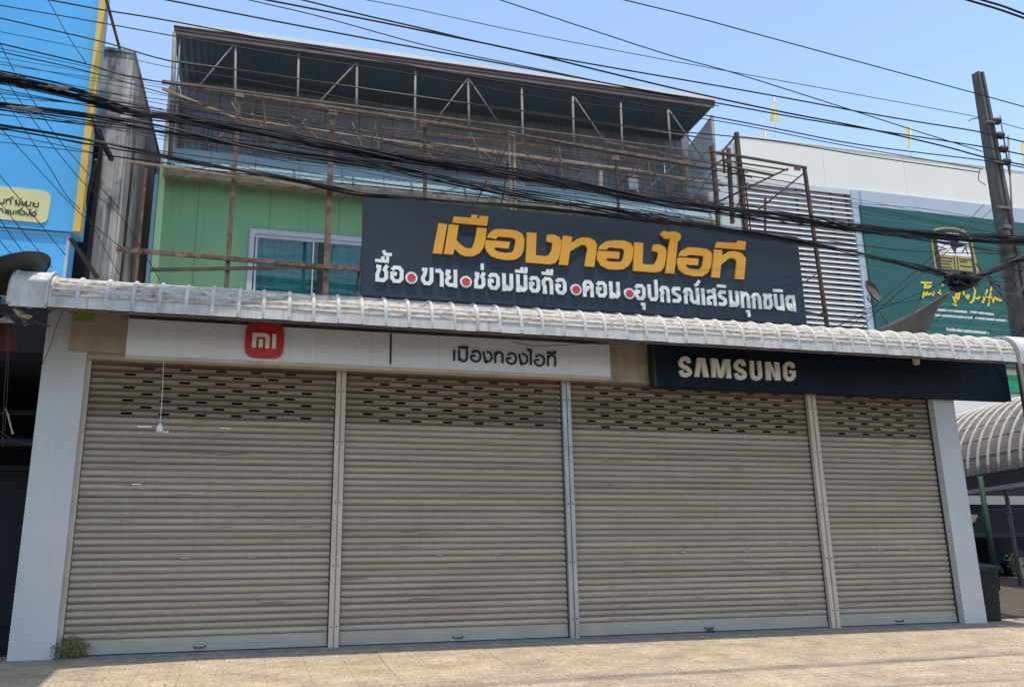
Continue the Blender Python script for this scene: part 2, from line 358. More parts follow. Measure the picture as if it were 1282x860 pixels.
bays = [(XL+.045, at(410, 805, 0).x, at(158.8, 517, 0).x, 6, 'dusty beige roller shutter behind the hanging bulb holder, leftmost'),
        (at(423, 805, 0).x, at(712, 805, 0).x, at(480.8, 514.5, 0).x, 6, 'dusty beige roller shutter with grimy streak low on its left'),
        (at(723, 805, 0).x, at(1039, 805, 0).x, at(757.5, 538, 0).x, 8, 'widest dusty beige roller shutter with black padlock'),
        (at(1050, 805, 0).x, XR-.018, at(1053, 546, 0).x, 4, 'narrow dusty beige roller shutter beside the right pier')]
for bi, (x0, x1, hx, nh, lab) in enumerate(bays):
    rail = MB().box(x0+.004, x1-.004, -.022, .012, .04, .105).box(x0+.004, x1-.004, -.014, .012, .1055, .028+RAIL)
    rs = rail.build('roller_shutter', m_rail, SH); rs.location = (-3.9, 0, 0); rs['label'] = lab
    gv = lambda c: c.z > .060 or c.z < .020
    plain = slat(x0+.006, x1-.006).mesh('slat', m_slat, m_groove, gv)
    topp = slat(x0+.006, x1-.006).mesh('slat', m_vent, m_grooved, gv)
    hs = [hx+.40*k for k in range(nh+2)]
    va = slat(x0+.006, x1-.006, [h for h in hs if h < x1-.2]).mesh('vented_slat', m_vent, m_grooved, gv)
    vb = slat(x0+.006, x1-.006, [h+.2 for h in [hx-.4]+hs if h+.2 < x1-.2 and h+.2 > x0+.25]).mesh('vented_slat', m_vent, m_grooved, gv)
    nrow = 8
    for k in range(NS):
        z = .028+RAIL+k*PITCH_S
        if z > 3.16: break
        me = plain if k < nlast else ((va, vb)[(k-nlast) % 2] if k-nlast < nrow else topp)
        o = link('slat' if me in (plain, topp) else 'vented_slat', me, rs, (0, random.uniform(-.0025, .0025), z+random.uniform(-.001, .001))); o.rotation_euler = (random.uniform(-.02, .02), 0, 0)
    # end locks along the side
    if bi < 2:
        el = MB().box(x1-.040, x1-.012, -.020, -.0, .014, .046).mesh('end_lock', m_seam)
        for k in range(0, NS-1, 1 if bi else 2): link('end_lock', el, rs, (0, 0, .028+RAIL+k*PITCH_S))
    # pull handles / keyhole plates
    zc = 1.0
    w_ = x1-x0
    for fx in (.42, .68):
        hx_ = x0+w_*fx; MB().box(hx_-.04, hx_+.04, -.024, -.018, zc-.008, zc+.008).box(hx_-.012, hx_+.012, -.028, -.0245, zc-.005, zc+.005).build('keyhole_plate', m_rail, rs)
    hx_ = x0+w_*.5
    MB().tube([(hx_-.06, -.03, .09), (hx_-.05, -.05, .075), (hx_+.05, -.05, .075), (hx_+.06, -.03, .09)], .007, 6).build('pull_handle', m_dark, rs)
pd = thing('padlock', 'small black padlock low on the widest shutter', 'padlock', None, tuple(at(890, 790, -.05)))
MB().box(-.035, .035, -.02, .015, -.04, .015).build('lock_body', m_dark, pd)
MB().tube([(-.022, 0, .01), (-.022, 0, .045), (0, 0, .065), (.022, 0, .045), (.022, 0, .01)], .006, 6).build('shackle', m_postg, pd)
# scraps of tape / paper remains on the shutters
for px, py, wd, hh in ((181, 534, .15, .018), (282, 536, .11, .01), (171, 606, .10, .012)):
    p = at(px, py, -.024); tag(MB().box(-wd/2, wd/2, -.003, 0, -hh/2, hh/2).build('tape_scrap', m_wlet, None, p), ('white tape scrap left of the hanging bulb holder', 'faint tape scrap right of the hanging bulb holder', 'white tape scrap lower down on the leftmost shutter')[(181, 282, 171).index(px)], 'tape', 'tape scraps on the leftmost shutter')
# ---- upper floors
YG = 1.5
gl = at(200, 215, YG).x; gz1 = 6.17; gr = at(905, 290, YG).x
wx0, wz1 = at(313, 287, YG).x, at(313, 287, YG).z; wx1 = wx0+2.2
gwall = MB(); gwall.box(gl, wx0, YG, YG+.15, 3.93, 6.3); gwall.box(wx1, gr, YG, YG+.15, 3.93, 6.3); gwall.box(wx0, wx1, YG, YG+.15, wz1, 6.3); gwall.box(wx0, wx1, YG, YG+.15, 3.93, 4.1)
S('green_wall', gwall, m_green)
for px, py in ((245, 300), (338, 262), (425, 262)):   # board joints in the wall
    x = at(px, py, YG).x; S('joint_strip', MB().box(x-.002, x+.002, YG-.003, YG-.0005, wz1 if x > wx0 else 4.0, 6.15), m_gpost)
S('upper_side_wall', MB().box(gl-.003, gl+.15, YG+.151, 8, 3.93, 7.6), m_conc)
S('upper_side_wall', MB().box(gr-.15, gr+.003, YG+.151, 8, 3.93, 7.7), m_conc)
S('corner_trim', MB().box(at(193, 260, YG).x-.02, gl-.004, YG-.06, YG+.1, 3.93, 6.1), m_brnp)
# window
wo = MB(); fwd = .07
wo.box(wx0, wx1, YG-.04, YG+.08, wz1-fwd, wz1); wo.box(wx0, wx0+fwd, YG-.04, YG+.08, 4.1, wz1-fwd); wo.box(wx1-fwd, wx1, YG-.04, YG+.08, 4.1, wz1-fwd)
win = wo.build('window', m_frame, SH); win.location = (-3.9, 0, 0)
MB().box(wx0+fwd, wx1-fwd, YG-.02, YG+.05, wz1-fwd-.05, wz1-fwd-.002).box(wx0+fwd+.02, wx0+fwd+.05, YG-.03, YG+.04, 4.1, wz1-fwd-.05).build('sash', m_frame, win)
for px in (392,): x = at(px, 320, YG).x; MB().box(x-.008, x+.008, YG-.02, YG+.03, 4.1, wz1-.12).build('mullion', m_pvc, win)
x = at(402, 320, YG).x; MB().box(x-.04, x+.04, YG-.022, YG+.03, 4.1, wz1-.12).build('mullion', m_dark, win)
cur = MB(); rows = []
for zz in (4.1, wz1-.1): rows.append([(wx0+.05+i*(wx1-wx0-.1)/160, YG+.07+.018*math.sin(i*.9)+.008*math.sin(i*.37), zz) for i in range(161)])
cur.grid(rows, True); cur.build('curtain', m_curt, win)
m_pane = bpy.data.materials.new('window_glass'); m_pane.use_nodes = True
pn = m_pane.node_tree.nodes; pl_ = m_pane.node_tree.links; pn.clear()
po = pn.new('ShaderNodeOutputMaterial'); ms_ = pn.new('ShaderNodeMixShader'); tr = pn.new('ShaderNodeBsdfTransparent'); gls = pn.new('ShaderNodeBsdfGlossy')
gls.inputs['Roughness'].default_value = .03; tr.inputs['Color'].default_value = (.62, .8, .8, 1); ms_.inputs[0].default_value = .07
pl_.new(tr.outputs[0], ms_.inputs[1]); pl_.new(gls.outputs[0], ms_.inputs[2]); pl_.new(ms_.outputs[0], po.inputs[0])
MB().add([(wx0+.07, YG+.01, 4.1), (wx1-.07, YG+.01, 4.1), (wx1-.07, YG+.01, wz1-.07), (wx0+.07, YG+.01, wz1-.07)], [(0, 1, 2, 3)]).build('pane', m_pane, win)
# teal canopy between first and second storey
YT = 1.2
tx0 = at(205, 200, YT).x; tx1 = at(900, 275, YT).x; tzb = 6.05; tzt = 6.47
n_ = 14
for i in range(n_):
    a = tx0+(tx1-tx0)*i/n_; b = tx0+(tx1-tx0)*(i+1)/n_; mb = MB()
    k = 12; rowsb = []
    for (yy, zz) in ((YT+.14, tzt), (YT-.02, tzb+.07)):
        rowsb.append([(a+.003+(b-a-.006)*j/k, yy-(.010 if j % 2 else 0), zz+(.0 if j % 2 else .008)) for j in range(k+1)])
    mb.grid(rowsb); mb.f = [f[::-1] for f in mb.f]
    mb.add([(a, YT+.14, tzt), (b, YT+.14, tzt), (b, YT+.60, tzt+.06), (a, YT+.60, tzt+.06)], [(0, 1, 2, 3)])
    S('canopy_sheet', mb, m_teal)
lip = MB(); k = 120; random.seed(3)
for i in range(k):
    a = tx0+(tx1-tx0)*i/k; b = tx0+(tx1-tx0)*(i+1)/k; h = random.uniform(.0, .022)
    lip.box(a, b, YT-.03+random.uniform(0, .012), YT+.10, tzb-.05-h, tzb+.065-random.uniform(0, .012))
S('stained_gutter', lip, m_tanlip)
S('canopy_soffit', MB().box(tx0, tx1, YT+.101, YG-.001, tzb+.0, tzb+.03), m_tanlip)
# set-back top storey of grey sheets
Y3 = 1.95; ux0 = at(232, 150, Y3).x-.05; ux1 = at(868, 230, Y3).x
n_ = 16
for i in range(n_):
    a = ux0+(ux1-ux0)*i/n_; b = ux0+(ux1-ux0)*(i+1)/n_; mb = MB(); k = 10
    mb.grid([[(a+(b-a-.012)*j/k, Y3-(.018 if j % 2 else 0), zz) for j in range(k+1)] for zz in (8.1, tzt+.02)])
    S('wall_sheet', mb, m_wall3)
S('upper_floor_slab', MB().box(gl, gr, YT+.3, 8, 6.31, 6.39), m_conc)
p = at(793, 228, Y3-.05); S('pale_panel', MB().box(p.x-.09, p.x+.09, Y3-.05, Y3-.02, p.z-.14, p.z+.14), m_louv)
for px, py in ((258, 170), (262, 180), (700, 215), (330, 165)):
    p = at(px, py, Y3-.03)
    S('wall_post', MB().box(p.x-.02, p.x+.02, Y3-.05, Y3-.02, tzt, tzt+.7), m_galv)
# side wind panel on the right end (translucent sheet)
m_trans = mat('pale_sheet', (.66, .74, .84), .5, (.58, .65, .74), 3, .7)
# roof
YR = .9; rz = 8.10
rA, rB = at(218, 35, YR), at(895, 130, YR); bA, bB = at(232, 113, 2.2), at(862, 182, 2.2)
xf0, xf1 = rA.x, rB.x
n_ = 22
roof = S('roof', MB().box(xf0-.01, xf1+.01, YR-.02, YR+.10, rz+.015, rz+.075), m_flash)
for i in range(n_):
    t0, t1 = i/n_, (i+1)/n_; a = xf0+(xf1-xf0)*t0; b = xf0+(xf1-xf0)*t1; mb = MB(); k = 8
    rws = [[(a+(b-a)*j/k, yy, zz-(.022 if j % 2 else 0)) for j in range(k+1)] for yy, zz in ((YR, rz-.06), (2.3, rz-.22), (4.5, rz-.5))]
    mb.grid(rws)
    mb.build('roof_sheet', m_under, roof)
fb = MB()
for i, (dz, dy) in enumerate(((0, 0), (-.022, .008), (-.044, .0), (-.066, .01), (-.088, .002))):
    fb.box(xf0+random.uniform(0, .01), xf1-random.uniform(0, .02), YR-.012+dy, YR+.02+dy, rz+.012+dz-.019, rz+.012+dz)
S('fascia', fb, m_facia)
S('eave_pipe', MB().tube([(xf0+.04, YR-.01, rz-.115), (xf1-.04, YR-.01, rz-.115)], .014, 8), m_galv)
# galvanised lattice under the roof front
def pole(a, b, r, m=m_galv, name='lattice_pole', Y=YR+.02):
    A = at(*a, Y); B = at(*b, Y); S(name, MB().tube([A, B], r, 7), m)
for a, b in (((295, 57), (294, 178)), ((374, 68), (372, 160)), ((447, 80), (446, 172)), ((520, 89), (519, 205)), ((586, 100), (588, 190)), ((653, 110), (656, 222)),
             ((717, 121), (719, 207)), ((777, 129), (780, 212)), ((836, 137), (841, 205))): pole(a, b, .019)
pole((219, 42), (213, 200), .032); pole((226, 44), (218, 160), .012); pole((891, 145), (899, 265), .028)
pole((220, 77), (895, 175), .013); pole((210, 102), (920, 196), .013)
for a, b in (((294, 55), (225, 137)), ((445, 80), (370, 160)), ((586, 98), (533, 168)), ((586, 98), (627, 158)), ((719, 122), (770, 197)), ((836, 136), (882, 202)), ((372, 160), (383, 150))): pole(a, b, .012)
S('wind_sheet', MB().add([at(861, 184, 1.9), at(890, 146, 1.0), at(893, 240, 1.0), at(866, 246, 1.9)], [(0, 1, 2, 3)]), m_trans)

# ------------------------------------------------------------ awning
AW = thing('awning', 'long white ribbed metal awning with rounded nose over the shutters', 'awning', None, (4, -.6, 3.7))
def A_(name, mb, m): o = mb.build(name, m, AW); o.location = (-4, .6, -3.7); return o
def nose(off=0.0, crimp=False):
    P = [(-1.10-off, 3.495), (-1.10-off, 3.52), (-1.10-off, 3.62)]
    cx_, cz_, r = -.85, 3.62, .25
    K = 12
    for i in range(1, K+1):
        a = math.pi/2*i/K; rr = r+off-(.009 if (crimp and i % 2 == 1) else 0); P.append((cx_-rr*math.cos(a), cz_+rr*math.sin(a)*.96))
    P.append((-.3, 3.885+off)); P.append((.6, 3.935+off)); return P
ax0, ax1 = at(66, 360, -1.0).x, at(1262, 440, -1.0).x
nr = 46; stp = (ax1-ax0)/nr
pan = nose(0, True)
def sheet(pr, x0, x1, mb=None):
    mb = mb or MB(); k = len(mb.f)
    mb.grid([[(x, y, z) for y, z in pr] for x in (x0, x1)], False); mb.f[k:] = [f[::-1] for f in mb.f[k:]]
    return mb
low = sheet([(pan[0][0]+.0, pan[0][1])]+pan[1:3], 0, stp).mesh('awning_panel', m_awn)
upm = sheet(pan[2:], 0, stp).mesh('awning_crimped_panel', m_awntop)
rp = nose(.024); mb = MB()
rw = [[(x, y+(0.024 if k_ in (0, 4) else (.006 if k_ in (1, 3) else 0))*0, z) for y, z in P] for k_, (x, P) in enumerate(((-.023, nose(-.004)), (-.015, nose(.013)), (0, nose(.019)), (.015, nose(.013)), (.023, nose(-.004))))]
mb.grid(rw, True); mb.f = [f[::-1] for f in mb.f]
mb.add([(x, y, 3.478) for x, y in ((-.023, -1.096), (-.015, -1.113), (.015, -1.113), (.023, -1.096))], [(0, 1, 2, 3)])
ribm = mb.mesh('awning_rib', m_awn)
smb = MB().box(0, stp, -1.106, -1.1005, 3.612, 3.620).mesh('seam', m_seam)
for i in range(nr):
    x = ax0+i*stp; dz = random.uniform(-.004, .004)
    for nm, me in (('awning_panel', low), ('awning_crimped_panel', upm)): o = link(nm, me, AW, (x-4, .6+random.uniform(-.003, .003), -3.7+dz))
    link('awning_seam', smb, AW, (x-4, .6, -3.7+dz))
    link('awning_rib', ribm, AW, (x-4+random.uniform(-.006, .006), .6, -3.7))
scw = MB().tube([(0, -1.128, 3.53), (0, -1.112, 3.53)], .006, 6).mesh('screw', m_seam)
for i in range(nr): link('screw', scw, AW, (ax0+i*stp-4, .6, -3.7+random.uniform(-.008, .008)))
def cap(x0, x1):
    mb = MB(); P = nose(.045); P[0] = (P[0][0], 3.47); PE = P[:-2]+[(-.62, 3.915)]; P = P[:-2]+[(-.3, 3.935), (.3, 3.96)]
    n = 5; rr = []
    for i in range(n+1):
        t = i/n; rr.append([(x0+(x1-x0)*t, y, z) for y, z in P])
    mb.grid(rr, True); mb.f = [f[::-1] for f in mb.f]
    for x, fl in ((x0, False), (x1, True)):
        poly = [(x, y, z) for y, z in PE]+[(x, -.62, 3.66)]
        mb.add(poly, [tuple(range(len(poly)))[::(1 if fl else -1)]])
    return mb
cxl = at(8, 350, -1.13).x
A_('end_cap', cap(cxl+.05, ax0-.01), m_awn); A_('end_cap', cap(ax1+.02, ax1+.52), m_awn)
A_('cap_lip', MB().tube([(ax0-.012, y, z) for y, z in nose(.05)[:-2]], .012, 6), m_awn)
A_('cap_lip', MB().tube([(cxl+.05, y, z) for y, z in nose(.035)[:-2]], .03, 6), m_awn)
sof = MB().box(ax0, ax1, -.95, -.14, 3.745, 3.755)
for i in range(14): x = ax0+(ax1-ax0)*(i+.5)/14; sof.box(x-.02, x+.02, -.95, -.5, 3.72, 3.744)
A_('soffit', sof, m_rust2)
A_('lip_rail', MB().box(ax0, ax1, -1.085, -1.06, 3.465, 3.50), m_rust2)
# thin wires sagging under the awning lip
for pts, n_ in (([(190, 390), (215, 391), (250, 402), (285, 403), (310, 398)], 1), ([(640, 428), (670, 433), (700, 432), (740, 430)], 2)):
    tag(MB().tube(smooth_pts([at(px, py, -.40) for px, py in pts]), .004, 5).build('loose_wire', m_cable), ('loose black wire sagging across the white sign above the red logo', 'short loose wire under the awning above the white sign')[n_-1], 'wire')

# ------------------------------------------------------------ signs
def poly_px(pts, ox, oy, s, Y): return [(at(ox+a/s, oy+b/s, Y).x, at(ox+a/s, oy+b/s, Y).z) for a, b in pts]
S8 = 1282/160
# white sign box
YW = -.30
WS = thing('white_sign', 'long white shop sign box with red logo and dark Thai lettering', 'sign', None, (1.6, YW, 3.4))
def ws(name, mb, m): o = mb.build(name, m, WS); o.location = (-1.6, -YW, -3.4); return o
wx_0, wx_1 = at(157, 445, YW).x, at(765, 480, YW).x; wzb, wzt = 3.155, 3.60
ws('sign_box', MB().box(wx_0, wx_1, YW, -.102, wzb+.03, wzt), m_wsign)
ws('bottom_trim', MB().box(wx_0-.005, wx_1+.005, YW-.006, -.102, wzb-.012, wzb+.029), m_wedge)
xd = at(489, 440, YW).x
ws('divider', MB().box(xd-.012, xd+.012, YW-.005, YW-.0003, wzb+.06, wzt-.01), m_ink)
for px in (396, 465, 550, 655): x = at(px, 440, YW).x; ws('panel_seam', MB().box(x-.0012, x+.0012, YW-.0015, YW-.0002, wzb+.035, wzt), m_seam)
def sup(x0, x1, z0, z1, e=4.2, n=40):
    o = []
    for i in range(n):
        a = 2*math.pi*i/n; c_, s_ = math.cos(a), math.sin(a)
        o.append(((x0+x1)/2+(x1-x0)/2*math.copysign(abs(c_)**(2/e), c_), (z0+z1)/2+(z1-z0)/2*math.copysign(abs(s_)**(2/e), s_)))
    return o
L1 = poly_px([(105, 420), (865, 420), (480, 68), (480, 768)], 300, 400, 15.63, YW)
ws('logo_backing', MB().prism(sup(L1[0][0], L1[1][0], L1[3][1], L1[2][1]), YW-.03, YW-.0005), m_red)
for poly in ([(255, 260), (500, 270), (565, 295), (592, 350), (575, 570), (500, 562), (507, 380), (480, 345), (330, 338), (322, 550), (235, 545)],
             [(378, 385), (460, 390), (448, 552), (368, 545)], [(638, 285), (722, 290), (708, 575), (632, 570)]):
    ws('logo_stroke', MB().prism(poly_px(poly, 300, 400, 15.63, YW-.03), YW-.038, YW-.0302), m_wlet)
def thin(name, strokes, dx=0, dy=0):
    mb = MB()
    for i, s_ in enumerate(strokes):
        k = len(s_); p = [tuple(q) for q in poly_px([(a+dx, b+dy) for a, b in s_], 550, 415, 8.0125, YW)]
        if k > 3: sp = smooth_pts([Vector((a, b, 0)) for a, b in p], 4); p = [(q.x, q.y) for q in sp]
        mb.ribbon(p, .026, YW-.014-.0008*i, YW-.0005)
    ws(name, mb, m_ink)
lo = [(362, 245), (322, 246), (318, 268), (340, 295), (372, 302), (402, 285), (412, 250), (400, 215), (368, 198), (326, 212)]
lng = [(440, 204), (462, 300), (462, 300), (500, 300), (522, 272), (520, 235), (500, 212), (470, 207)]
thin('letter', [[(148, 185), (148, 296)]])
thin('letter', [[(197, 186), (197, 296)], [(197, 270), (210, 276), (225, 298), (252, 298), (272, 280), (276, 235), (277, 186)]])
thin('vowel_mark', [[(190, 161), (288, 168)], [(246, 148), (246, 164)], [(279, 150), (279, 168)]])
thin('letter', [lo]); thin('letter', [lng])
lth = [[(560, 208), (560, 318)], [(562, 240), (585, 213), (612, 213), (632, 236), (632, 268), (632, 320)]]
thin('letter', lth); thin('letter', [lo], 357, 24); thin('letter', [lng], 357, 22)
thin('letter', [[(878, 180), (898, 192)], [(898, 192), (926, 188)], [(916, 186), (916, 336)]])
thin('letter', [lo], 638, 42); thin('letter', lth, 528, 30)
thin('vowel_mark', [[(1078, 212), (1166, 220)], [(1160, 198), (1160, 218)]])
# dark sign box with silver letters
YN = -.26
NB = thing('dark_blue_sign', 'long dark blue sign box with silver SAMSUNG letters', 'sign', None, (7.8, YN, 3.3))
def ns(name, mb, m): o = mb.build(name, m, NB); o.location = (-7.8, -YN, -3.3); return o
nx0, nx1 = at(820, 486, YN).x, at(1266, 500, YN).x; nzb = (at(820, 486, YN).z+at(1264, 500, YN).z)/2
ns('sign_box', MB().box(nx0, nx1, YN, -.13, nzb, 3.72), m_navy2)
ns('edge_trim', MB().box(nx0-.004, nx0+.03, YN-.006, -.13, nzb-.004, 3.66), m_ink)
def st_px(pts, ox, oy, s, Y, n=4):
    sp = smooth_pts([Vector((a, b, 0)) for a, b in poly_px(pts, ox, oy, s, Y)], n); return [(q.x, q.y) for q in sp]
def silver(kind, data, t=.058, dx=0, dy=0):
    d = [(a+dx, b+dy) for a, b in data]
    if kind == 'p': mb = MB().prism(poly_px(d, 840, 435, S8, YN), YN-.03, YN-.0005)
    else: mb = MB().ribbon(st_px(d, 840, 435, S8, YN), t, YN-.03, YN-.0005)
    ns('letter', mb, m_slet)
Sg = [(172, 160), (162, 126), (130, 113), (98, 128), (88, 160), (108, 188), (150, 212), (178, 240), (172, 268), (140, 278), (104, 268), (93, 232)]
silver('s', Sg); silver('p', [(255, 105), (330, 110), (370, 300), (320, 298), (290, 160), (272, 297), (226, 296)])
silver('p', [(390, 112), (455, 116), (485, 230), (515, 120), (580, 124), (595, 312), (550, 310), (543, 190), (512, 306), (468, 304), (432, 180), (440, 302), (400, 300)])
silver('s', [(a*.97+20, b) for a, b in Sg], .058, 535, 28)
silver('s', [(800, 135), (803, 200), (806, 265), (820, 303), (858, 310), (884, 285), (880, 215), (872, 140)])
silver('p', [(935, 145), (985, 148), (1035, 262), (1026, 148), (1073, 152), (1088, 332), (1040, 330), (982, 215), (992, 330), (945, 328)])
gb = MB().ribbon(st_px([(1214, 208), (1205, 176), (1170, 165), (1138, 182), (1134, 240), (1142, 292), (1168, 320), (1202, 312), (1216, 285)], 840, 435, S8, YN), .056, YN-.03, YN-.0005)
gb.prism(poly_px([(1175, 232), (1236, 235), (1240, 300), (1200, 296), (1200, 266), (1178, 264)], 840, 435, S8, YN), YN-.031, YN-.0005); ns('letter', gb, m_slet)
p = at(1147, 452, YN-.1); tag(MB().box(-.03, .03, -.03, .03, -.05, .05).tube([(0, 0, .04), (0, 0, .16)], .008, 6).build('small_sensor', m_pvc, None, p), 'tiny white sensor hanging below the awning over the dark blue sign', 'sensor')

# big navy billboard
YB = -.75
BG = thing('billboard', 'large navy billboard above the awning with gold and white Thai letters', 'sign', None, (4.1, YB, 4.5))
def bs(name, mb, m): o = mb.build(name, m, BG); o.location = (-4.1, -YB, -4.5); return o
bx0, bx1 = at(455, 245, YB).x, at(1001, 330, YB).x+.01; bz0, bz1 = 3.925, 5.145
bs('panel', MB().box(bx0, bx1, YB, YB+.04, bz0, bz1), m_navy)
bs('bottom_shade_box', MB().box(bx0, bx1+.01, YB+.012, YB+.12, bz0-.10, bz0-.002), m_ink)  # black box stands in for the shadow under the panel
bk = MB()
for z in (bz0+.03, (bz0+bz1)/2, bz1-.03): bk.box(bx0+.02, bx1-.02, YB+.041, YB+.09, z-.025, z+.025)
for i in range(9): x = bx0+.03+(bx1-bx0-.06)*i/8; bk.box(x-.02, x+.02, YB+.091, YB+.13, bz0, bz1)
bs('back_frame', bk, m_rust2)
for i in range(1, 5): x = bx0+(bx1-bx0)*i/5; bs('panel_seam', MB().box(x-.0015, x+.0015, YB-.001, YB-.0001, bz0, bz1), m_ink)
T8 = 8.0125
C1 = (535, 260); C2 = (690, 275); C3 = (790, 280)
gold = [
 (C1, [(115, 155), (200, 168), (148, 463), (55, 455)]),
 (C1, [(218, 168), (315, 178), (292, 325), (325, 362), (365, 395), (395, 408), (430, 410), (455, 395), (470, 360), (485, 300), (500, 200), (597, 208), (583, 330), (562, 405), (525, 455), (462, 486), (390, 488), (330, 468), (275, 412), (258, 470), (168, 463)]),
 (C1, [(268, 88), (440, 104), (447, 70), (503, 74), (500, 110), (520, 112), (528, 82), (615, 90), (598, 182), (255, 150)]),
 (C1, [(598, 298), (615, 265), (645, 235), (690, 215), (800, 218), (895, 230), (950, 260), (977, 320), (965, 430), (945, 475), (915, 505), (870, 522), (790, 525), (700, 510), (640, 485), (602, 445), (580, 400), (580, 360), (590, 325), (832, 345), (815, 410), (680, 398), (672, 415), (700, 440), (780, 455), (850, 450), (870, 420), (887, 340), (880, 312), (830, 297), (712, 290), (690, 315)]),
 (C2, 'ng1'), 
 (C2, [(122, 160), (212, 172), (205, 235), (260, 195), (310, 180), (380, 182), (440, 210), (460, 260), (450, 350), (432, 475), (340, 465), (355, 350), (365, 290), (345, 255), (300, 255), (190, 320), (168, 458), (78, 450)]),
 (C2, [(475, 300), (500, 255), (550, 218), (640, 208), (740, 212), (805, 240), (825, 290), (815, 400), (780, 460), (730, 495), (650, 503), (570, 495), (500, 460), (462, 400), (462, 350), (475, 312), (690, 325), (680, 392), (555, 385), (555, 405), (590, 422), (700, 425), (722, 400), (735, 310), (720, 292), (600, 278), (575, 280), (558, 302)]),
 (C2, [(838, 228), (925, 236), (918, 445), (1010, 454), (1045, 442), (1066, 400), (1076, 330), (1018, 312), (1030, 250), (1090, 250), (1140, 275), (1158, 310), (1150, 400), (1135, 475), (1100, 518), (1050, 530), (825, 512)]),
 (C3, [(295, 105), (335, 70), (365, 85), (440, 78), (490, 100), (505, 130), (495, 160), (470, 185), (435, 502), (348, 497), (392, 150), (345, 155)]),
 (C3, [(482, 322), (510, 270), (570, 238), (650, 240), (760, 255), (800, 280), (812, 310), (805, 410), (780, 485), (720, 527), (630, 527), (540, 505), (480, 460), (465, 400), (468, 350), (482, 337), (680, 352), (672, 418), (552, 412), (555, 435), (600, 455), (690, 462), (718, 430), (728, 350), (722, 325), (600, 312), (570, 318), (555, 330)]),
 (C3, [(840, 258), (915, 265), (915, 320), (980, 280), (1040, 275), (1110, 295), (1152, 345), (1148, 430), (1135, 560), (1050, 552), (1062, 400), (1055, 360), (1020, 345), (980, 350), (905, 410), (890, 545), (810, 538)]),
 (C3, [(865, 185), (1070, 195), (1078, 172), (1155, 182), (1145, 265), (852, 240)])]
ng = gold[7][1]
for i, (o_, poly) in enumerate(gold):
    if poly == 'ng1':
        P = [((660.1+(a-838)/T8*1.07-690)*T8, (290.9+(b-228)/T8*1.06-275)*T8) for a, b in ng]; pp = poly_px(P, *C2, T8, YB-.032)
    else: pp = poly_px(poly, *o_, T8, YB-.032)
    bs('gold_vowel_mark' if i in (2, 11) else 'gold_letter', MB().prism(pp, YB-.032, YB-.0005), m_gold)
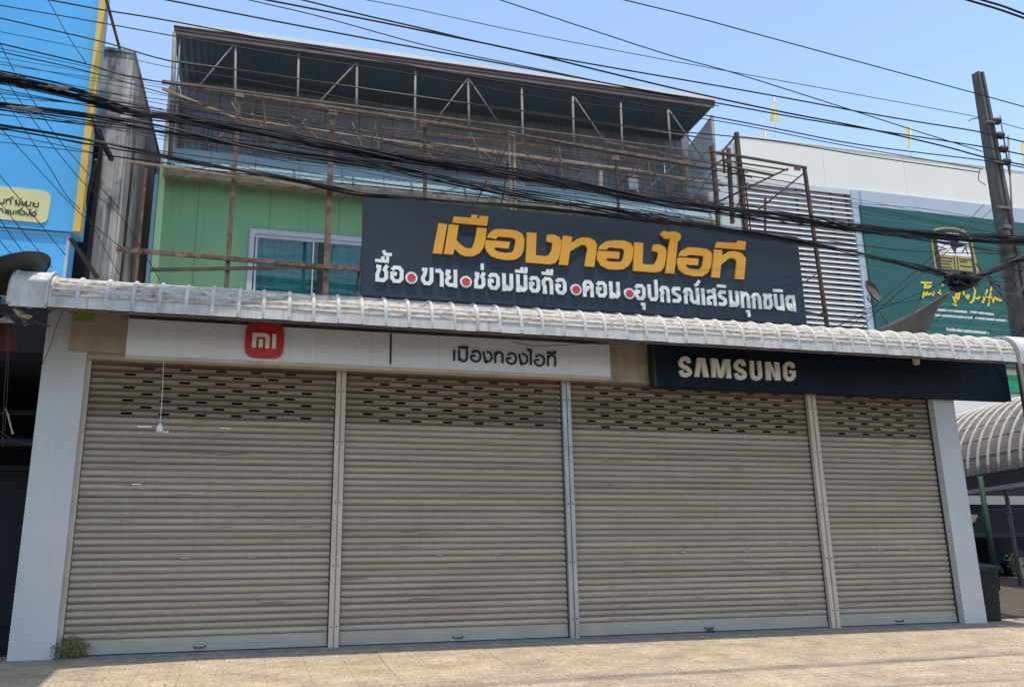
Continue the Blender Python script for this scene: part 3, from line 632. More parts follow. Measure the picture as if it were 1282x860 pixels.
# white loopless letters: strokes in a 10-high box
GL = {
 'so': ([[(.9, 8.7), (2.4, 8.4), (2.2, 6.6), (1.5, 4.5), (1.5, 1.3), (4.6, 1.3), (5.9, 2.8), (5.8, 6.0), (5.0, 7.2), (6.3, 9.6)]], 7.2),
 'cho': ([[(.8, 8.8), (2.6, 8.6), (2.2, 6.6), (1.5, 4.5), (1.5, 1.3), (4.6, 1.3), (5.9, 2.8), (5.8, 6.0), (5.0, 7.2), (6.3, 9.6)]], 7.2),
 'o': ([[(3.7, 5.3), (1.3, 5.3), (1.3, 2.8), (2.5, 1.3), (4.9, 1.3), (6.1, 2.8), (6.1, 7.2), (4.9, 8.7), (2.5, 8.7), (1.2, 7.3)]], 7.4),
 'kho': ([[(.8, 8.8), (2.7, 8.7), (2.3, 6.4), (1.3, 4.4), (1.3, 2.8), (2.5, 1.3), (4.7, 1.3), (5.9, 2.8), (5.9, 10)]], 7.2),
 'aa': ([[(.3, 8.5), (3.0, 8.7), (4.3, 7.4), (4.3, 0)]], 5.6),
 'yo': ([[(3.3, 8.7), (1.8, 8.7), (1.5, 7.2), (2.3, 5.6), (3.6, 5.3)], [(2.4, 5.3), (1.3, 4.2), (1.3, 2.4), (2.5, 1.3), (6.1, 1.3)], [(6.1, 10), (6.1, 0)]], 7.4),
 'mo': ([[(1.7, 10), (1.7, 0)], [(.6, 1.1), (3.0, 1.1)], [(2.6, 3.2), (4.0, 1.3), (5.0, 1.3), (6.0, 2.4), (6.0, 10)]], 7.3),
 'no': ([[(1.5, 10), (1.5, 2.6), (2.6, 1.3), (4.4, 1.3), (6.0, 2.8)], [(6.0, 10), (6.0, 0)]], 7.3),
 'tho_': ([[(1.9, 0), (1.9, 4.4), (1.2, 5.4), (1.3, 7.3), (2.6, 8.7), (4.9, 8.7), (6.1, 7.3), (6.1, 0)], [(.6, 1.1), (3.2, 1.1)]], 7.4),
 'ko': ([[(1.6, 0), (1.6, 4.6), (2.3, 5.8), (1.2, 7.0), (2.6, 8.7), (4.9, 8.7), (6.1, 7.3), (6.1, 0)]], 7.4),
 'kho2': ([[(1.4, 0), (1.4, 7.2), (2.6, 8.7), (4.9, 8.7), (6.1, 7.2), (6.1, 0)], [(1.6, 3.0), (3.8, 5.4), (3.8, 6.4)]], 7.4),
 'ro': ([[(.6, 1.3), (4.2, 1.3), (5.3, 2.4), (5.2, 4.2), (1.7, 6.0), (1.5, 7.4), (2.5, 8.7), (6.0, 8.7)]], 6.8),
 'no2': ([[(1.5, 0), (1.5, 4.8), (2.2, 5.8), (1.3, 7.0), (2.4, 8.7), (4.0, 8.7), (5.1, 7.4), (5.1, 2.6), (6.1, 1.3), (8.6, 1.5)], [(9.0, 10), (9.0, 0)]], 10.3),
 'e': ([[(1.5, 10), (1.5, 0)]], 3.0),
 'so2': ([[(1.0, 7.9), (2.3, 8.7), (4.8, 8.7), (6.0, 7.4), (6.0, 0)], [(5.8, 5.3), (2.4, 5.0), (1.3, 3.9), (1.4, 1.3), (3.4, 1.2)], [(4.9, 8.2), (6.9, 10.2)]], 7.3),
 'tho': ([[(1.4, 10), (1.4, 0)], [(1.5, 6.0), (3.2, 8.7), (4.9, 8.7), (6.1, 7.4), (6.1, 0)]], 7.4),
 'po': ([[(1.4, 10), (1.4, 2.8), (2.6, 1.3), (4.8, 1.3), (6.0, 2.8), (6.0, 13.0)]], 7.3),
 'do': ([[(3.6, 4.8), (3.6, 1.3), (2.4, 1.3), (1.3, 3.0), (1.3, 7.0), (2.6, 8.7), (5.6, 8.7)], [(6.1, 10), (6.1, 0)]], 7.4),
 'm_i': ([[(.5, 12.2), (7.0, 12.2)]], 7.4),
 'm_ue': ([[(.4, 11.8), (7.2, 11.8)], [(4.2, 12), (4.2, 14.2)], [(6.5, 12), (6.5, 14.4)]], 7.4),
 'm_tho': ([[(4.4, 17.6), (5.2, 15.6), (8.6, 15.6)]], 7.4),
 'm_ek': ([[(5.4, 11.0), (5.4, 14.6)]], 7.4),
 'm_kar': ([[(4.6, 11.6), (6.2, 12.0), (7.8, 14.6)]], 7.4),
 'm_u': ([[(3.8, -2.0), (5.6, -2.0), (5.6, -5.2)]], 7.4)}
def glyph(key, xa, xb, zb, h, t, y0, y1):
    strokes, wd = GL[key]; sx = (xb-xa)/wd; sz = h/10; mb = MB()
    for i, s_ in enumerate(strokes):
        pts = s_
        mb.ribbon([(xa+a*sx, zb+b*sz) for a, b in pts], t, y0-.0006*i, y1)
    return mb
row = [('so', 467.7, 486.8, ['m_ue', 'm_tho']), ('o', 487, 506, []), (0, 515.3), ('kho', 526, 543.4, []), ('aa', 544, 556, []), ('yo', 556.3, 573.4, []), (0, 583.2),
 ('so', 592.7, 608.7, ['m_ek']), ('o', 610, 627, []), ('mo', 627.5, 643.7, []), ('mo', 645, 661.5, ['m_ue']), ('o', 662, 677.4, []), ('tho_', 678.4, 693.6, ['m_ue']), ('o', 694.9, 710.5, []), (0, 719.8),
 ('kho2', 729.2, 744.3, []), ('o', 746, 761, []), ('mo', 761.6, 777.4, []), (0, 785.8), ('o', 794.3, 809.3, ['m_u']), ('po', 810.5, 825, []), ('ko', 825.9, 839.2, []), ('ro', 840.5, 854, []),
 ('no2', 855.2, 876.5, ['m_kar2']), ('e', 877.7, 883.1, []), ('so2', 884, 897.2, []), ('ro', 898, 910.6, ['m_i']), ('mo', 911.4, 925.5, []), ('tho', 926.4, 938.9, ['m_u']), ('ko', 940.2, 953, []),
 ('cho', 954.3, 967.1, []), ('no', 968, 981.3, ['m_i']), ('do', 982.6, 995.5, [])]
ZB = 4.085; HH = .222; YF = YB-.025
for r_ in row:
    if r_[0] == 0:
        c_ = at(r_[1], 330, YF).x; zc = ZB+.08
        bs('dot_ring', MB().tube([(c_, YB-.0005, zc), (c_, YB-.03, zc)], .072, 28), m_wlet)
        bs('dot', MB().tube([(c_, YB-.0295, zc), (c_, YB-.034, zc)], .050, 24), m_dot); continue
    xa, xb = at(r_[1], 370, YF).x, at(r_[2], 370, YF).x
    bs('white_letter', glyph(r_[0], xa+.004, xb-.002, ZB, HH, .045, YF, YB-.0005), m_wlet)
    for mk in r_[3]:
        k = mk; a, b = xa, xb
        if mk == 'm_kar2': k = 'm_kar'; a = xa+.07
        bs('vowel_mark', glyph(k, a, b, ZB, HH, .038, YF, YB-.0005), m_wlet)

# ------------------------------------------------------------ rusty billboard frame
def member(par, off, nm, a, b, wd, m, Y, Yb=None, ext=.02):
    A = at(*a, Y); B = at(*b, Y if Yb is None else Yb)
    o = MB().bar(A, B, wd, wd, ext).build(nm, m, par); o.location = off; return o
RF = thing('rusty_frame', 'rusty steel pipe billboard frame standing in front of the green wall', 'frame', None, (3, -.65, 3.9)); ro_ = (-3, .65, -3.9)
YFm = -.66
for a, b, wd, m in (((300, 118), (283, 362), .05, m_rust), ((417, 140), (407, 372), .065, m_rust), ((532, 155), (532, 250), .04, m_rust2), ((637, 168), (640, 262), .03, m_palebeam), ((643, 168), (645, 262), .03, m_palebeam),
                    ((456, 300), (444, 374), .03, m_rust2), ((771, 197), (775, 275), .03, m_rust2), ((752, 215), (752, 240), .04, m_palebeam), ((958, 250), (958, 292), .022, m_rust2)):
    member(RF, ro_, 'post', a, b, wd, m, YFm)
for a, b, wd, m in (((205, 103), (640, 168), .035, m_rust), ((640, 168), (862, 205), .035, m_rust), ((160, 202), (456, 243), .022, m_palebeam),
                    ((148, 312), (452, 338), .045, m_rust), ((190, 338), (420, 334), .035, m_rust2)):
    member(RF, ro_, 'rail', a, b, wd, m, YFm-.045)
for a, b, wd, m, Y in (((205, 112), (300, 150), .03, m_palebeam, .3), ((300, 150), (540, 184), .035, m_palebeam, .3), ((540, 180), (800, 215), .045, m_palebeam, .3), ((800, 215), (905, 232), .035, m_palebeam, .3),
                       ((480, 160), (700, 186), .016, m_rust, .3), ((560, 172), (935, 216), .016, m_rust2, .3), ((760, 178), (967, 220), .02, m_rust, -.4), ((760, 240), (905, 256), .025, m_rust, -.3),
                       ((640, 200), (900, 238), .018, m_rust, .3), ((330, 122), (480, 150), .012, m_rust, .3)):
    member(RF, ro_, 'rear_rail', a, b, wd, m, Y)
for a, b in (((640, 172), (622, 210)), ((632, 180), (598, 250)), ((636, 205), (628, 255)), ((697, 195), (668, 222)), ((820, 195), (768, 238)), ((470, 152), (462, 196)), ((800, 205), (780, 225)), ((625, 178), (603, 208))):
    member(RF, ro_, 'brace', a, b, .022, m_rust2, YFm+.045)
for a, b in (((215, 128), (420, 168)), ((300, 176), (620, 196)), ((418, 160), (640, 178)), ((530, 168), (760, 196)), ((640, 186), (880, 212)), ((700, 204), (900, 226)), ((655, 232), (760, 240))):
    member(RF, ro_, 'thin_rod', a, b, .014, m_rust2, .1)
for a, b in (((300, 150), (262, 182)), ((330, 128), (334, 176)), ((374, 150), (410, 186)), ((470, 160), (476, 200)), ((560, 186), (540, 212)), ((590, 168), (618, 240)), ((655, 190), (700, 232)), ((700, 186), (706, 238)), ((745, 196), (715, 232)), ((846, 206), (806, 240)), ((812, 205), (815, 250)), ((858, 196), (862, 250))):
    member(RF, ro_, 'thin_brace', a, b, .018, m_rust, .02)
for px, py in ((640, 168), (530, 156), (417, 141), (300, 119), (771, 198)):
    p_ = at(px, py, YFm-.09); o = MB().box(p_.x-.05, p_.x+.05, p_.y, p_.y+.012, p_.z-.03, p_.z+.04).build('joint_plate', m_rust, RF); o.location = ro_
random.seed(19)
for k in range(22):
    x_ = random.uniform(225, 880); y_ = 112+.135*(x_-237)+random.uniform(8, 40); L_ = random.uniform(14, 46); a = random.choice([-1, 1])*random.uniform(.5, 1.2)
    member(RF, ro_, 'thin_brace', (x_, y_), (x_+L_*math.cos(a), y_+abs(L_*math.sin(a))), random.uniform(.009, .018), random.choice([m_rust, m_rust2, m_palebeam]), random.uniform(.0, .3), ext=.0)
for k in range(9):
    x_ = random.uniform(215, 620); y_ = 112+.13*(x_-237)+random.uniform(6, 46); L_ = random.uniform(120, 280)
    member(RF, ro_, 'thin_rod', (x_, y_), (x_+L_, y_+L_*random.uniform(.11, .15)), .011, random.choice([m_rust, m_rust2]), random.uniform(.0, .35), ext=.0)
# box truss at the right end
BT = thing('box_truss', 'dark rusty box truss of angle steel at the right end of the navy billboard', 'frame', None, (6.9, -.65, 3.9)); bo = (-6.9, .65, -3.9)
for a, b, wd in (((922, 168), (934, 292), .07), ((1007, 211), (1036, 412), .055), ((912, 188), (917, 278), .06), ((905, 190), (907, 215), .03), ((891, 185), (899, 280), .055), ((931, 215), (940, 290), .02)):
    member(BT, bo, 'post', a, b, wd*.72, m_rust2, YFm)
for a, b, wd in (((904, 192), (1008, 210), .04), ((905, 201), (985, 213), .025), ((890, 190), (905, 192), .03), ((867, 200), (968, 219), .026), ((880, 228), (1010, 246), .018), ((905, 215), (940, 222), .02), ((1004, 390), (1034, 396), .04), ((1002, 357), (1022, 343), .02)):
    member(BT, bo, 'rail', a, b, wd*.72, m_rust2, YFm-.05)
for a, b, wd in (((922, 169), (904, 191), .035), ((985, 212), (880, 262), .032), ((1004, 219), (938, 272), .028), ((905, 200), (832, 248), .03), ((893, 181), (866, 210), .024), ((890, 218), (867, 252), .02), ((925, 215), (910, 222), .022), ((935, 230), (915, 278), .02)):
    member(BT, bo, 'brace', a, b, wd*.72, m_rust2, YFm+.05)
for px, py in ((1000, 211), (1034, 394), (913, 202)): p = at(px, py, YFm-.08); o = MB().box(p.x-.07, p.x+.03, p.y, p.y+.012, p.z-.03, p.z+.03).build('gusset', m_rust2, BT); o.location = bo

# ------------------------------------------------------------ left neighbour
LN = thing('neighbour_shop', 'dark open neighbouring shop with stained concrete side wall, left of the shutters', 'building')
fx0, fx1 = at(120, 62, .3).x, at(168, 66, .3).x
def pt(nm, mb, m, par): return mb.build(nm, m, par)
m_fin = mat('fin_concrete', (.60, .58, .55), .9, (.30, .28, .26), 1.6, 1.0, (1.5, 1.5, .7), streak=((.10, .09, .08), .45), spots=(.05, .045, .04), spot_scale=1.3, spot_cut=.54, bump=.4, bscale=12)
pt('fin_wall', MB().box(fx0, fx1, .3, 7, 3.9, 7.24).box(fx0-.02, fx1+.02, .28, 7, 7.241, 7.28), m_fin, LN)
for px in (147,): x = at(px, 200, .29).x; pt('wall_rib', MB().box(x-.015, x+.015, .28, .2995, 3.9, 7.2), m_fin, LN)
x = fx1; pt('wall_rib', MB().box(x+.001, x+.03, .34, .42, 3.9, 6.9), m_conc, LN)
pt('drain_pipe', MB().tube([(x+.08, .5, 3.9), (x+.08, .5, 6.0), (x+.04, .5, 6.8)], .018, 8), m_rust2, LN)
pt('rust_sheet', MB().box(x+.14, x+.18, .9, .92, 3.9, 6.2), m_rust2, LN)
pt('rust_sheet', MB().box(x+.22, x+.25, .6, .63, 3.9, 5.8), m_rust, LN)
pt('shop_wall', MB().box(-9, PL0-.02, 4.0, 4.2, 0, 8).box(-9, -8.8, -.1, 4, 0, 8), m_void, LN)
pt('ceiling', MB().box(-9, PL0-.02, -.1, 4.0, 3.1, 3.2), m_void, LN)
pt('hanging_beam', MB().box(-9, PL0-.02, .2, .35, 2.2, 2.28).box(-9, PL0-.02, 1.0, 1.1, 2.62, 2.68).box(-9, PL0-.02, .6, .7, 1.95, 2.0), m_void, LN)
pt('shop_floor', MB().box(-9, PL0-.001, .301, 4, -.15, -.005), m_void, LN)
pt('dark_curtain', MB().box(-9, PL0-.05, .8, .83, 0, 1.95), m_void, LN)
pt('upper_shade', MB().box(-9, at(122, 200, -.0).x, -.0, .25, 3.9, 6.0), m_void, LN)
pt('awning_arm', MB().bar(at(88, 298, -.6), at(122, 348, -.3), .05).bar(at(113, 150, -.55), at(140, 200, .2), .05).bar(at(120, 200, -.5), at(100, 290, .1), .03), m_dark, LN)
pt('cross_bar', MB().bar(at(46, 374, -.6), at(66, 388, -.5), .10, .02).bar(at(0, 392, -.9), at(62, 408, -.9), .015), m_dark, LN)
# blue board
YBL = -.45
BB = thing('blue_signboard', 'tall bright blue shop signboard with yellow edge and pale yellow label', 'sign')
lx1 = at(127, 20, YBL).x
pt('board', MB().box(-7, lx1, YBL, YBL+.35, at(60, 288, YBL).z, 8.6), m_blue, BB)
pt('yellow_edge', MB().box(lx1-.02, lx1+.055, YBL-.10, YBL+.02, at(95, 293, YBL).z, 8.6), m_yel, BB)
lz = at(60, 285, YBL).z; 
xe = at(84, 320, YBL).x
pt('lower_panel', MB().box(-7, xe, YBL+.03, YBL+.3, 3.72, at(60, 288, YBL).z-.005), m_blue, BB)
pt('lower_trim', MB().box(-7, xe+.004, YBL+.022, YBL+.0295, at(60, 289, YBL).z-.03, at(60, 289, YBL).z-.015).box(xe-.03, xe+.006, YBL+.02, YBL+.0295, 3.75, at(60, 289, YBL).z-.035), m_bgrey, BB)
x = at(45, 320, YBL).x; pt('panel_seam', MB().box(x-.003, x+.003, YBL+.027, YBL+.0297, 3.75, 4.2), m_seam, BB)
lp = poly_px([(-300, 95), (0, 125), (780, 205), (850, 235), (900, 280), (918, 340), (905, 440), (865, 690), (840, 745), (790, 775), (720, 785), (0, 715), (-300, 690)], 0, 225, 14.34, YBL)
lab = pt('label_plate', MB().prism(lp, YBL-.012, YBL-.0005), m_lab, BB)
def lbl(strokes):
    mb = MB()
    for i, s_ in enumerate(strokes): mb.ribbon(poly_px(s_, 0, 225, 14.34, YBL-.012), .0115, YBL-.016-.0004*i, YBL-.0125)
    mb.build('letter', m_ink, lab)
lbl([[(-20, 400), (10, 425), (70, 425), (75, 345)]])
lbl([[(112, 355), (110, 440)], [(112, 380), (145, 350), (185, 352), (195, 385), (190, 445)]]); lbl([[(190, 320), (215, 318), (248, 335)]])
lbl([[(262, 380), (300, 370), (275, 450), (300, 420), (335, 460), (370, 420), (340, 380)], [(370, 335), (385, 345)]])
lbl([[(405, 390), (395, 455), (430, 460), (450, 420), (480, 390), (470, 460), (540, 470), (560, 395)]])
lbl([[(600, 405), (590, 470), (640, 490), (685, 485), (690, 405)], [(600, 420), (640, 440)]])
lbl([[(-10, 520), (40, 530), (60, 590)]]); lbl([[(95, 555), (150, 545), (155, 600), (110, 605), (90, 570)]])
lbl([[(190, 545), (190, 605), (245, 610), (250, 550)]]); lbl([[(290, 555), (285, 615)], [(320, 560), (318, 618)], [(318, 560), (380, 540), (395, 505)]])
lbl([[(355, 575), (350, 620), (440, 628), (440, 575), (390, 560)]]); lbl([[(470, 585), (480, 635), (520, 640), (530, 580)], [(530, 535), (565, 545)]])
lbl([[(550, 590), (560, 645), (620, 655), (650, 610), (630, 575), (575, 600)], [(640, 545), (655, 550)]])
pt('unseen_shadow_slab', MB().box(-8, -1.78, -3.4, -1.9, 7.4, 7.55), m_blue, BB)  # unseen slab, added to cast the shadow on the paving at far left
for x_ in (-3.2, -5.4, -7.4): pt('shadow_slab_arm', MB().box(x_-.04, x_+.04, -1.899, YBL+.2, 7.44, 7.52), m_rust2, BB)  # arms added to carry the unseen slab
A = at(133, 0, -.6); B = at(150, 62, -.2)
pt('stay_rod', MB().bar(A+(A-B)*.8, B, .035), m_rust, BB)
# black satellite dish
def dish(name, label, c, nrm, R, depth, m, arm=True):
    t = thing(name, label, 'satellite dish', None, tuple(c)); mb = MB(); nrm = Vector(nrm).normalized(); x = nrm.orthogonal().normalized(); y = nrm.cross(x); rws = []
    for i in range(9):
        r = R*i/8; rws.append([x*r*math.cos(a)+y*r*math.sin(a)+nrm*(depth*(r/R)**2) for a in [2*math.pi*k/32 for k in range(33)]])
    mb.grid(rws, True); mb.build('reflector', m, t)
    rim = [x*R*math.cos(a)+y*R*math.sin(a)+nrm*depth for a in [2*math.pi*k/32 for k in range(33)]]
    MB().tube(rim, .012, 6, False).build('rim', m_dark, t)
    return t, nrm, x, y
t, nn, xx, yy = dish('satellite_dish', 'big black mesh satellite dish behind the left end of the awning', at(-2, 364, -.80), (-.54, -.02, .84), .58, .10, m_dark)
MB().tube([nn*.02, nn*.5], .012, 6).build('feed_arm', m_dark, t)
MB().tube([(0, 0, -.02), (0, .1, -.8)], .03, 8).build('mast', m_dark, t)
p = at(48, 320, -.9); MB().tube([p-Vector(at(-2, 364, -.80))+Vector((.02*math.cos(a), 0, .03*math.sin(a))) for a in [k*.7 for k in range(8)]], .004, 5).build('cable_loop', m_galv, t)
# scrap under the blue board
sp = thing('scrap_bundle', 'crumpled grey and beige sheet scraps under the left awning end', 'scrap')
random.seed(11)
for i in range(6):
    p = at(random.uniform(8, 45), random.uniform(378, 408), -.9); mb = MB()
    q = [p+Vector((random.uniform(-.14, .14), random.uniform(-.1, .1), random.uniform(-.08, .08))) for _ in range(4)]
    mb.add([*q, *[v+Vector((0, .02, 0)) for v in q]], [(0, 1, 2), (0, 2, 3), (4, 6, 5), (4, 7, 6), (0, 4, 5, 1), (1, 5, 6, 2), (2, 6, 7, 3), (3, 7, 4, 0)])
    mb.build('sheet_scrap', (m_wedge, m_conc, m_galv)[i % 3], sp)
tag(MB().add([at(-5, 385, -.7), at(12, 400, -.7), at(22, 440, -.7), at(-5, 440, -.7), at(-5, 385, -.68), at(12, 400, -.68), at(22, 440, -.68), at(-5, 440, -.68)], [(0, 1, 2, 3), (7, 6, 5, 4), (0, 4, 5, 1), (1, 5, 6, 2), (2, 6, 7, 3), (3, 7, 4, 0)]).build('maroon_cloth', mat('maroon_cloth', (.07, .012, .014), .9)), 'dark maroon cloth hanging at the far left below the awning', 'cloth')
for pts, lb in (([(8, 395), (9, 440), (5, 500), (3, 560)], 'thin pale cord hanging at the far left in front of the dark shop'), ([(12, 400), (10, 470), (6, 540)], 'second thin cord hanging beside the first at far left'),
            ([(0, 540), (20, 552), (40, 556)], 'loose pale cord sagging low across the dark opening'), ([(82, 383), (70, 410), (60, 440), (46, 470)], 'black wire slanting down across the top of the left pier')):
    Y = -.9 if 'pier' not in lb else -.2
    tag(MB().tube(smooth_pts([at(a, b, Y) for a, b in pts]), .0035, 5).build('hanging_cord', m_cable if 'black' in lb else m_cableg), lb, 'cord')
p = at(8, 530, -.88); tag(MB().tube(smooth_pts([at(7, 511, -.88), at(10, 520, -.88), at(13, 532, -.88), at(16, 543, -.88)]), [.009]*18+[.016], 6).build('cable_tie_bunch', m_palebeam), 'small tan bunch of tied cord ends hanging over the dark opening', 'cord bunch')
# sticker, hanging bulb holder
p = at(93, 383, -.14); q = at(117, 403, -.14)
tag(MB().prism([(p.x, q.z), (q.x-.01, q.z), (q.x+.02, (p.z+q.z)/2), (q.x-.03, p.z), (p.x, p.z)], -.142, -.1355).build('sticker', m_lime), 'lime green sticker at the top of the left pier', 'sticker')
hb = thing('bulb_holder', 'small white bulb holder hanging on a cord before the leftmost shutter', 'lamp', None, tuple(at(200, 536, -.28)))
a_ = at(205, 452, -.28)-at(200, 536, -.28)
MB().tube([(0, 0, .03), a_*.5+Vector((.006, 0, 0)), a_], .004, 5).build('cord', m_pvc, hb)
MB().tube([(0, 0, .05), (0, 0, .02), (0, 0, -.04)], [.015, .034, .038], 10).build('socket', m_pvc, hb)
MB().tube([(.03, 0, -.03), (.08, 0, -.045), (.09, 0, -.02)], .009, 6).build('hook', m_pvc, hb)
# weed
random.seed(5); wd_ = thing('weed', 'small scrubby green weed at the foot of the left pier', 'plant', None, tuple(on_ground(86, 826)))
mb = MB(); stm = MB()
for i in range(230):
    a = random.uniform(0, 6.28); r = random.random()**.7*.19; h = random.uniform(.01, .23)*(1-.35*(r/.19)**2); b = Vector((math.cos(a)*r, -.04+math.sin(a)*r*.5, h))
    if i % 3 == 0: stm.tube([(b.x*.1, -.03, 0), (b.x*.6, b.y*.6, h*.6), b], .002, 3)
    for k in range(7):
        c_ = b+Vector((random.gauss(0, .018), random.gauss(0, .018), random.gauss(0, .016))); d = Vector((random.gauss(0, 1), random.gauss(0, 1), random.gauss(.3, 1))).normalized(); e = d.orthogonal().normalized()*.005
        L = random.uniform(.014, .036); mb.add([c_-d*L*.5, c_+e, c_+d*L*.5, c_-e], [(0, 1, 2, 3)])
mb.build('leaves', m_leaf, wd_); stm.build('stems', m_leaf, wd_)

# ------------------------------------------------------------ right neighbour
YQ = 8.5; KQ = (YQ+CY0)/(2+CY0)
RB = thing('white_hall', 'cream clad hall with white louvre wall and flat parapet, at right', 'building')
px0 = at(922, 170, YQ).x; zt = at(922, 170, YQ).z; zb = at(1012, 232, YQ).z
jx = [px0, at(1029, 190, YQ).x, at(1131, 205, YQ).x, at(1240, 220, YQ).x, at(1345, 230, YQ).x, at(1450, 240, YQ).x, at(1560, 250, YQ).x]
XE = jx[-1]; zlo = at(1090, 470, YQ).z
for a, b in zip(jx, jx[1:]): pt('parapet_panel', MB().box(a+.004, b-.004, YQ, YQ+.12, zb, zt), m_cream, RB)
pt('coping', MB().box(px0-.02, XE, YQ-.02, YQ+.16, zt+.001, zt+.035), m_cream, RB)
pt('side_wall', MB().box(px0, px0+.15, YQ+.201, 18, 0, zt-.05), m_cream, RB)
pt('roof_slab', MB().box(px0+.151, XE, YQ+.121, 18, zt-.3, zt-.1), m_conc, RB)
lx0, lx1_ = px0+.02, at(1064, 240, YQ).x
pl_m = MB().box(lx0, lx1_, 0, .012, 0, .064)
nl = int((zb-zlo)/(.098*KQ))
lm = MB(); L_ = lx1_-lx0; lm.add([(0, .05, .105), (L_, .05, .105), (L_, -.02, .0), (0, -.02, .0), (0, .058, .097), (L_, .058, .097), (L_, -.012, -.008), (0, -.012, -.008)], [(3, 2, 1, 0), (4, 5, 6, 7), (0, 1, 5, 4), (2, 3, 7, 6), (0, 4, 7, 3), (1, 2, 6, 5)])
lm = lm.mesh('louvre_slat', m_louv)
for k in range(nl): link('louvre_slat', lm, RB, (lx0, YQ+.02, zlo+k*.098*KQ+random.uniform(-.003, .003)))
pt('louvre_backing', MB().box(lx0, lx1_, YQ+.14, YQ+.2, 0, zb), m_lintel, RB)
pt('upper_louvre_backing', MB().box(lx0, lx1_, YQ+.10, YQ+.135, at(1030, 285, YQ).z, zb), m_louv, RB)
for px in (1000, 1043, 1062): x = at(px, 250, YQ).x; pt('louvre_post', MB().box(x-.03, x+.03, YQ+.07, YQ+.098, zlo, zb), m_rust2, RB)
pt('upper_louvre_sheet', MB().box(px0+.15, lx1_, YQ-.005, YQ+.012, zb-.16, zb-.002), m_louv, RB)
pt('pillar', MB().box(lx1_+.002, at(1075, 245, YQ).x, YQ-.03, YQ+.3, 0, zb-.002), m_bgrey, RB)
bx = at(1077, 257, YQ-.1).x; bzt = at(1077, 257, YQ-.1).z
pt('head_frame', MB().box(at(1075, 245, YQ).x+.004, XE, YQ-.06, YQ+.1, bzt+.002, zb-.003), m_bgrey, RB)
pt('front_wall', MB().box(lx1_+.2, XE, YQ+.101, YQ+.2, 0, bzt), m_cream, RB)
za, zb_ = at(1272, 490, YQ-.2).z, at(1272, 468, YQ-.2).z; pt('green_band', MB().box(px0+8, XE, YQ-.02, YQ+.1005, za, zb_), mat('band_green', (.01, .28, .10), .6), RB)
GB = thing('green_banner', 'dark green institutional banner board with crest and yellow handwriting', 'sign')
YGB = YQ-.1; gx0 = bx; 
pt('board', MB().box(gx0, at(1420, 300, YGB).x, YGB, YGB+.06, at(1100, 425, YGB).z-.6, bzt), m_gbill, GB)
for k_ in range(5):
    z = at(1180, 380+k_*9, YGB).z; pt('light_stripe', MB().box(gx0+1.7, at(1410, 300, YGB).x, YGB-.002, YGB-.0003, z-.055, z+.03), m_gbill2, GB)
S10 = 10.683
def gp(pts, ox=1150, oy=275, s=S10): return poly_px(pts, ox, oy, s, YGB)
crest = pt('crest', MB().prism(gp([(150, 200), (175, 160), (230, 118), (330, 100), (470, 108), (580, 135), (650, 180), (700, 240), (800, 690), (780, 760), (250, 700), (215, 640)]), YGB-.014, YGB-.0005), m_crest, GB)
MB().prism(gp([(172, 210), (200, 170), (250, 140), (340, 125), (470, 130), (565, 155), (635, 200), (680, 255), (775, 740), (255, 690), (235, 630)]), YGB-.018, YGB-.0125).build('crest_field', m_ink, crest)
for P_ in ([(345, 172), (445, 180), (445, 212), (345, 200)], [(460, 185), (530, 192), (535, 218), (462, 210)], [(238, 255), (400, 275), (410, 300), (238, 285)], [(520, 285), (660, 300), (662, 322), (530, 312)],
           [(240, 310), (410, 330), (430, 390), (475, 450), (480, 490), (270, 465)], [(500, 390), (640, 340), (670, 350), (695, 505), (485, 488)]):
    MB().prism(gp(P_), YGB-.023, YGB-.0185).build('crest_white', m_wlet, crest)
MB().prism(gp([(275, 470), (690, 508), (720, 700), (300, 655)]), YGB-.023, YGB-.0185).build('crest_gold', m_crest, crest)
dk = MB()
for P_ in ([(280, 510), (450, 528)], [(285, 550), (440, 565)], [(290, 590), (420, 603)], [(535, 530), (700, 545)], [(540, 570), (600, 560), (640, 575)], [(545, 620), (700, 640)], [(462, 490), (480, 670)], [(505, 495), (522, 672)],
           [(250, 360), (360, 395), (260, 420)], [(570, 440), (620, 380), (650, 470)], [(290, 630), (440, 645)]):
    dk.ribbon(gp(P_), .035, YGB-.028, YGB-.0235)
dk.build('crest_lines', m_ink, crest)
def gs(pts_, t, m, nm, ox, oy, s):
    mb = MB()
    for i, P_ in enumerate(pts_): mb.ribbon(poly_px(P_, ox, oy, s, YGB), t, YGB-.012-.0005*i, YGB-.0024)
    pt(nm, mb, m, GB)
yl = mat('script_yellow', (.75, .60, .03), .5)
for grp in ([[(25, 140), (165, 145)], [(80, 150), (75, 205), (130, 210), (150, 185), (90, 180)]], [[(50, 345), (65, 265), (90, 300), (105, 270), (125, 300), (160, 280), (175, 300), (200, 265)]],
            [[(275, 235), (250, 270), (285, 290)], [(300, 160), (300, 185)]], [[(395, 215), (405, 240)]], [[(430, 320), (450, 370), (500, 350), (515, 280), (470, 290), (480, 380), (445, 420), (480, 435)], [(440, 330), (500, 330)]], [[(565, 250), (570, 300)]],
            [[(630, 290), (590, 310), (620, 345), (640, 300)]], [[(690, 200), (715, 250), (690, 370), (650, 400)], [(650, 385), (660, 405)], [(700, 320), (740, 350), (775, 320)]],
            [[(870, 230), (830, 350), (805, 400)], [(810, 330), (900, 330)], [(920, 200), (905, 300), (880, 440)]], [[(920, 320), (940, 385), (960, 330), (990, 360), (1000, 335), (1020, 370), (1050, 360)]]):
    gs(grp, .055, yl, 'handwriting', 1150, 340, 10.117)
random.seed(21)
keys = ['no', 'ko', 'o', 'ro', 'do', 'tho', 'mo', 'yo', 'aa', 'po']
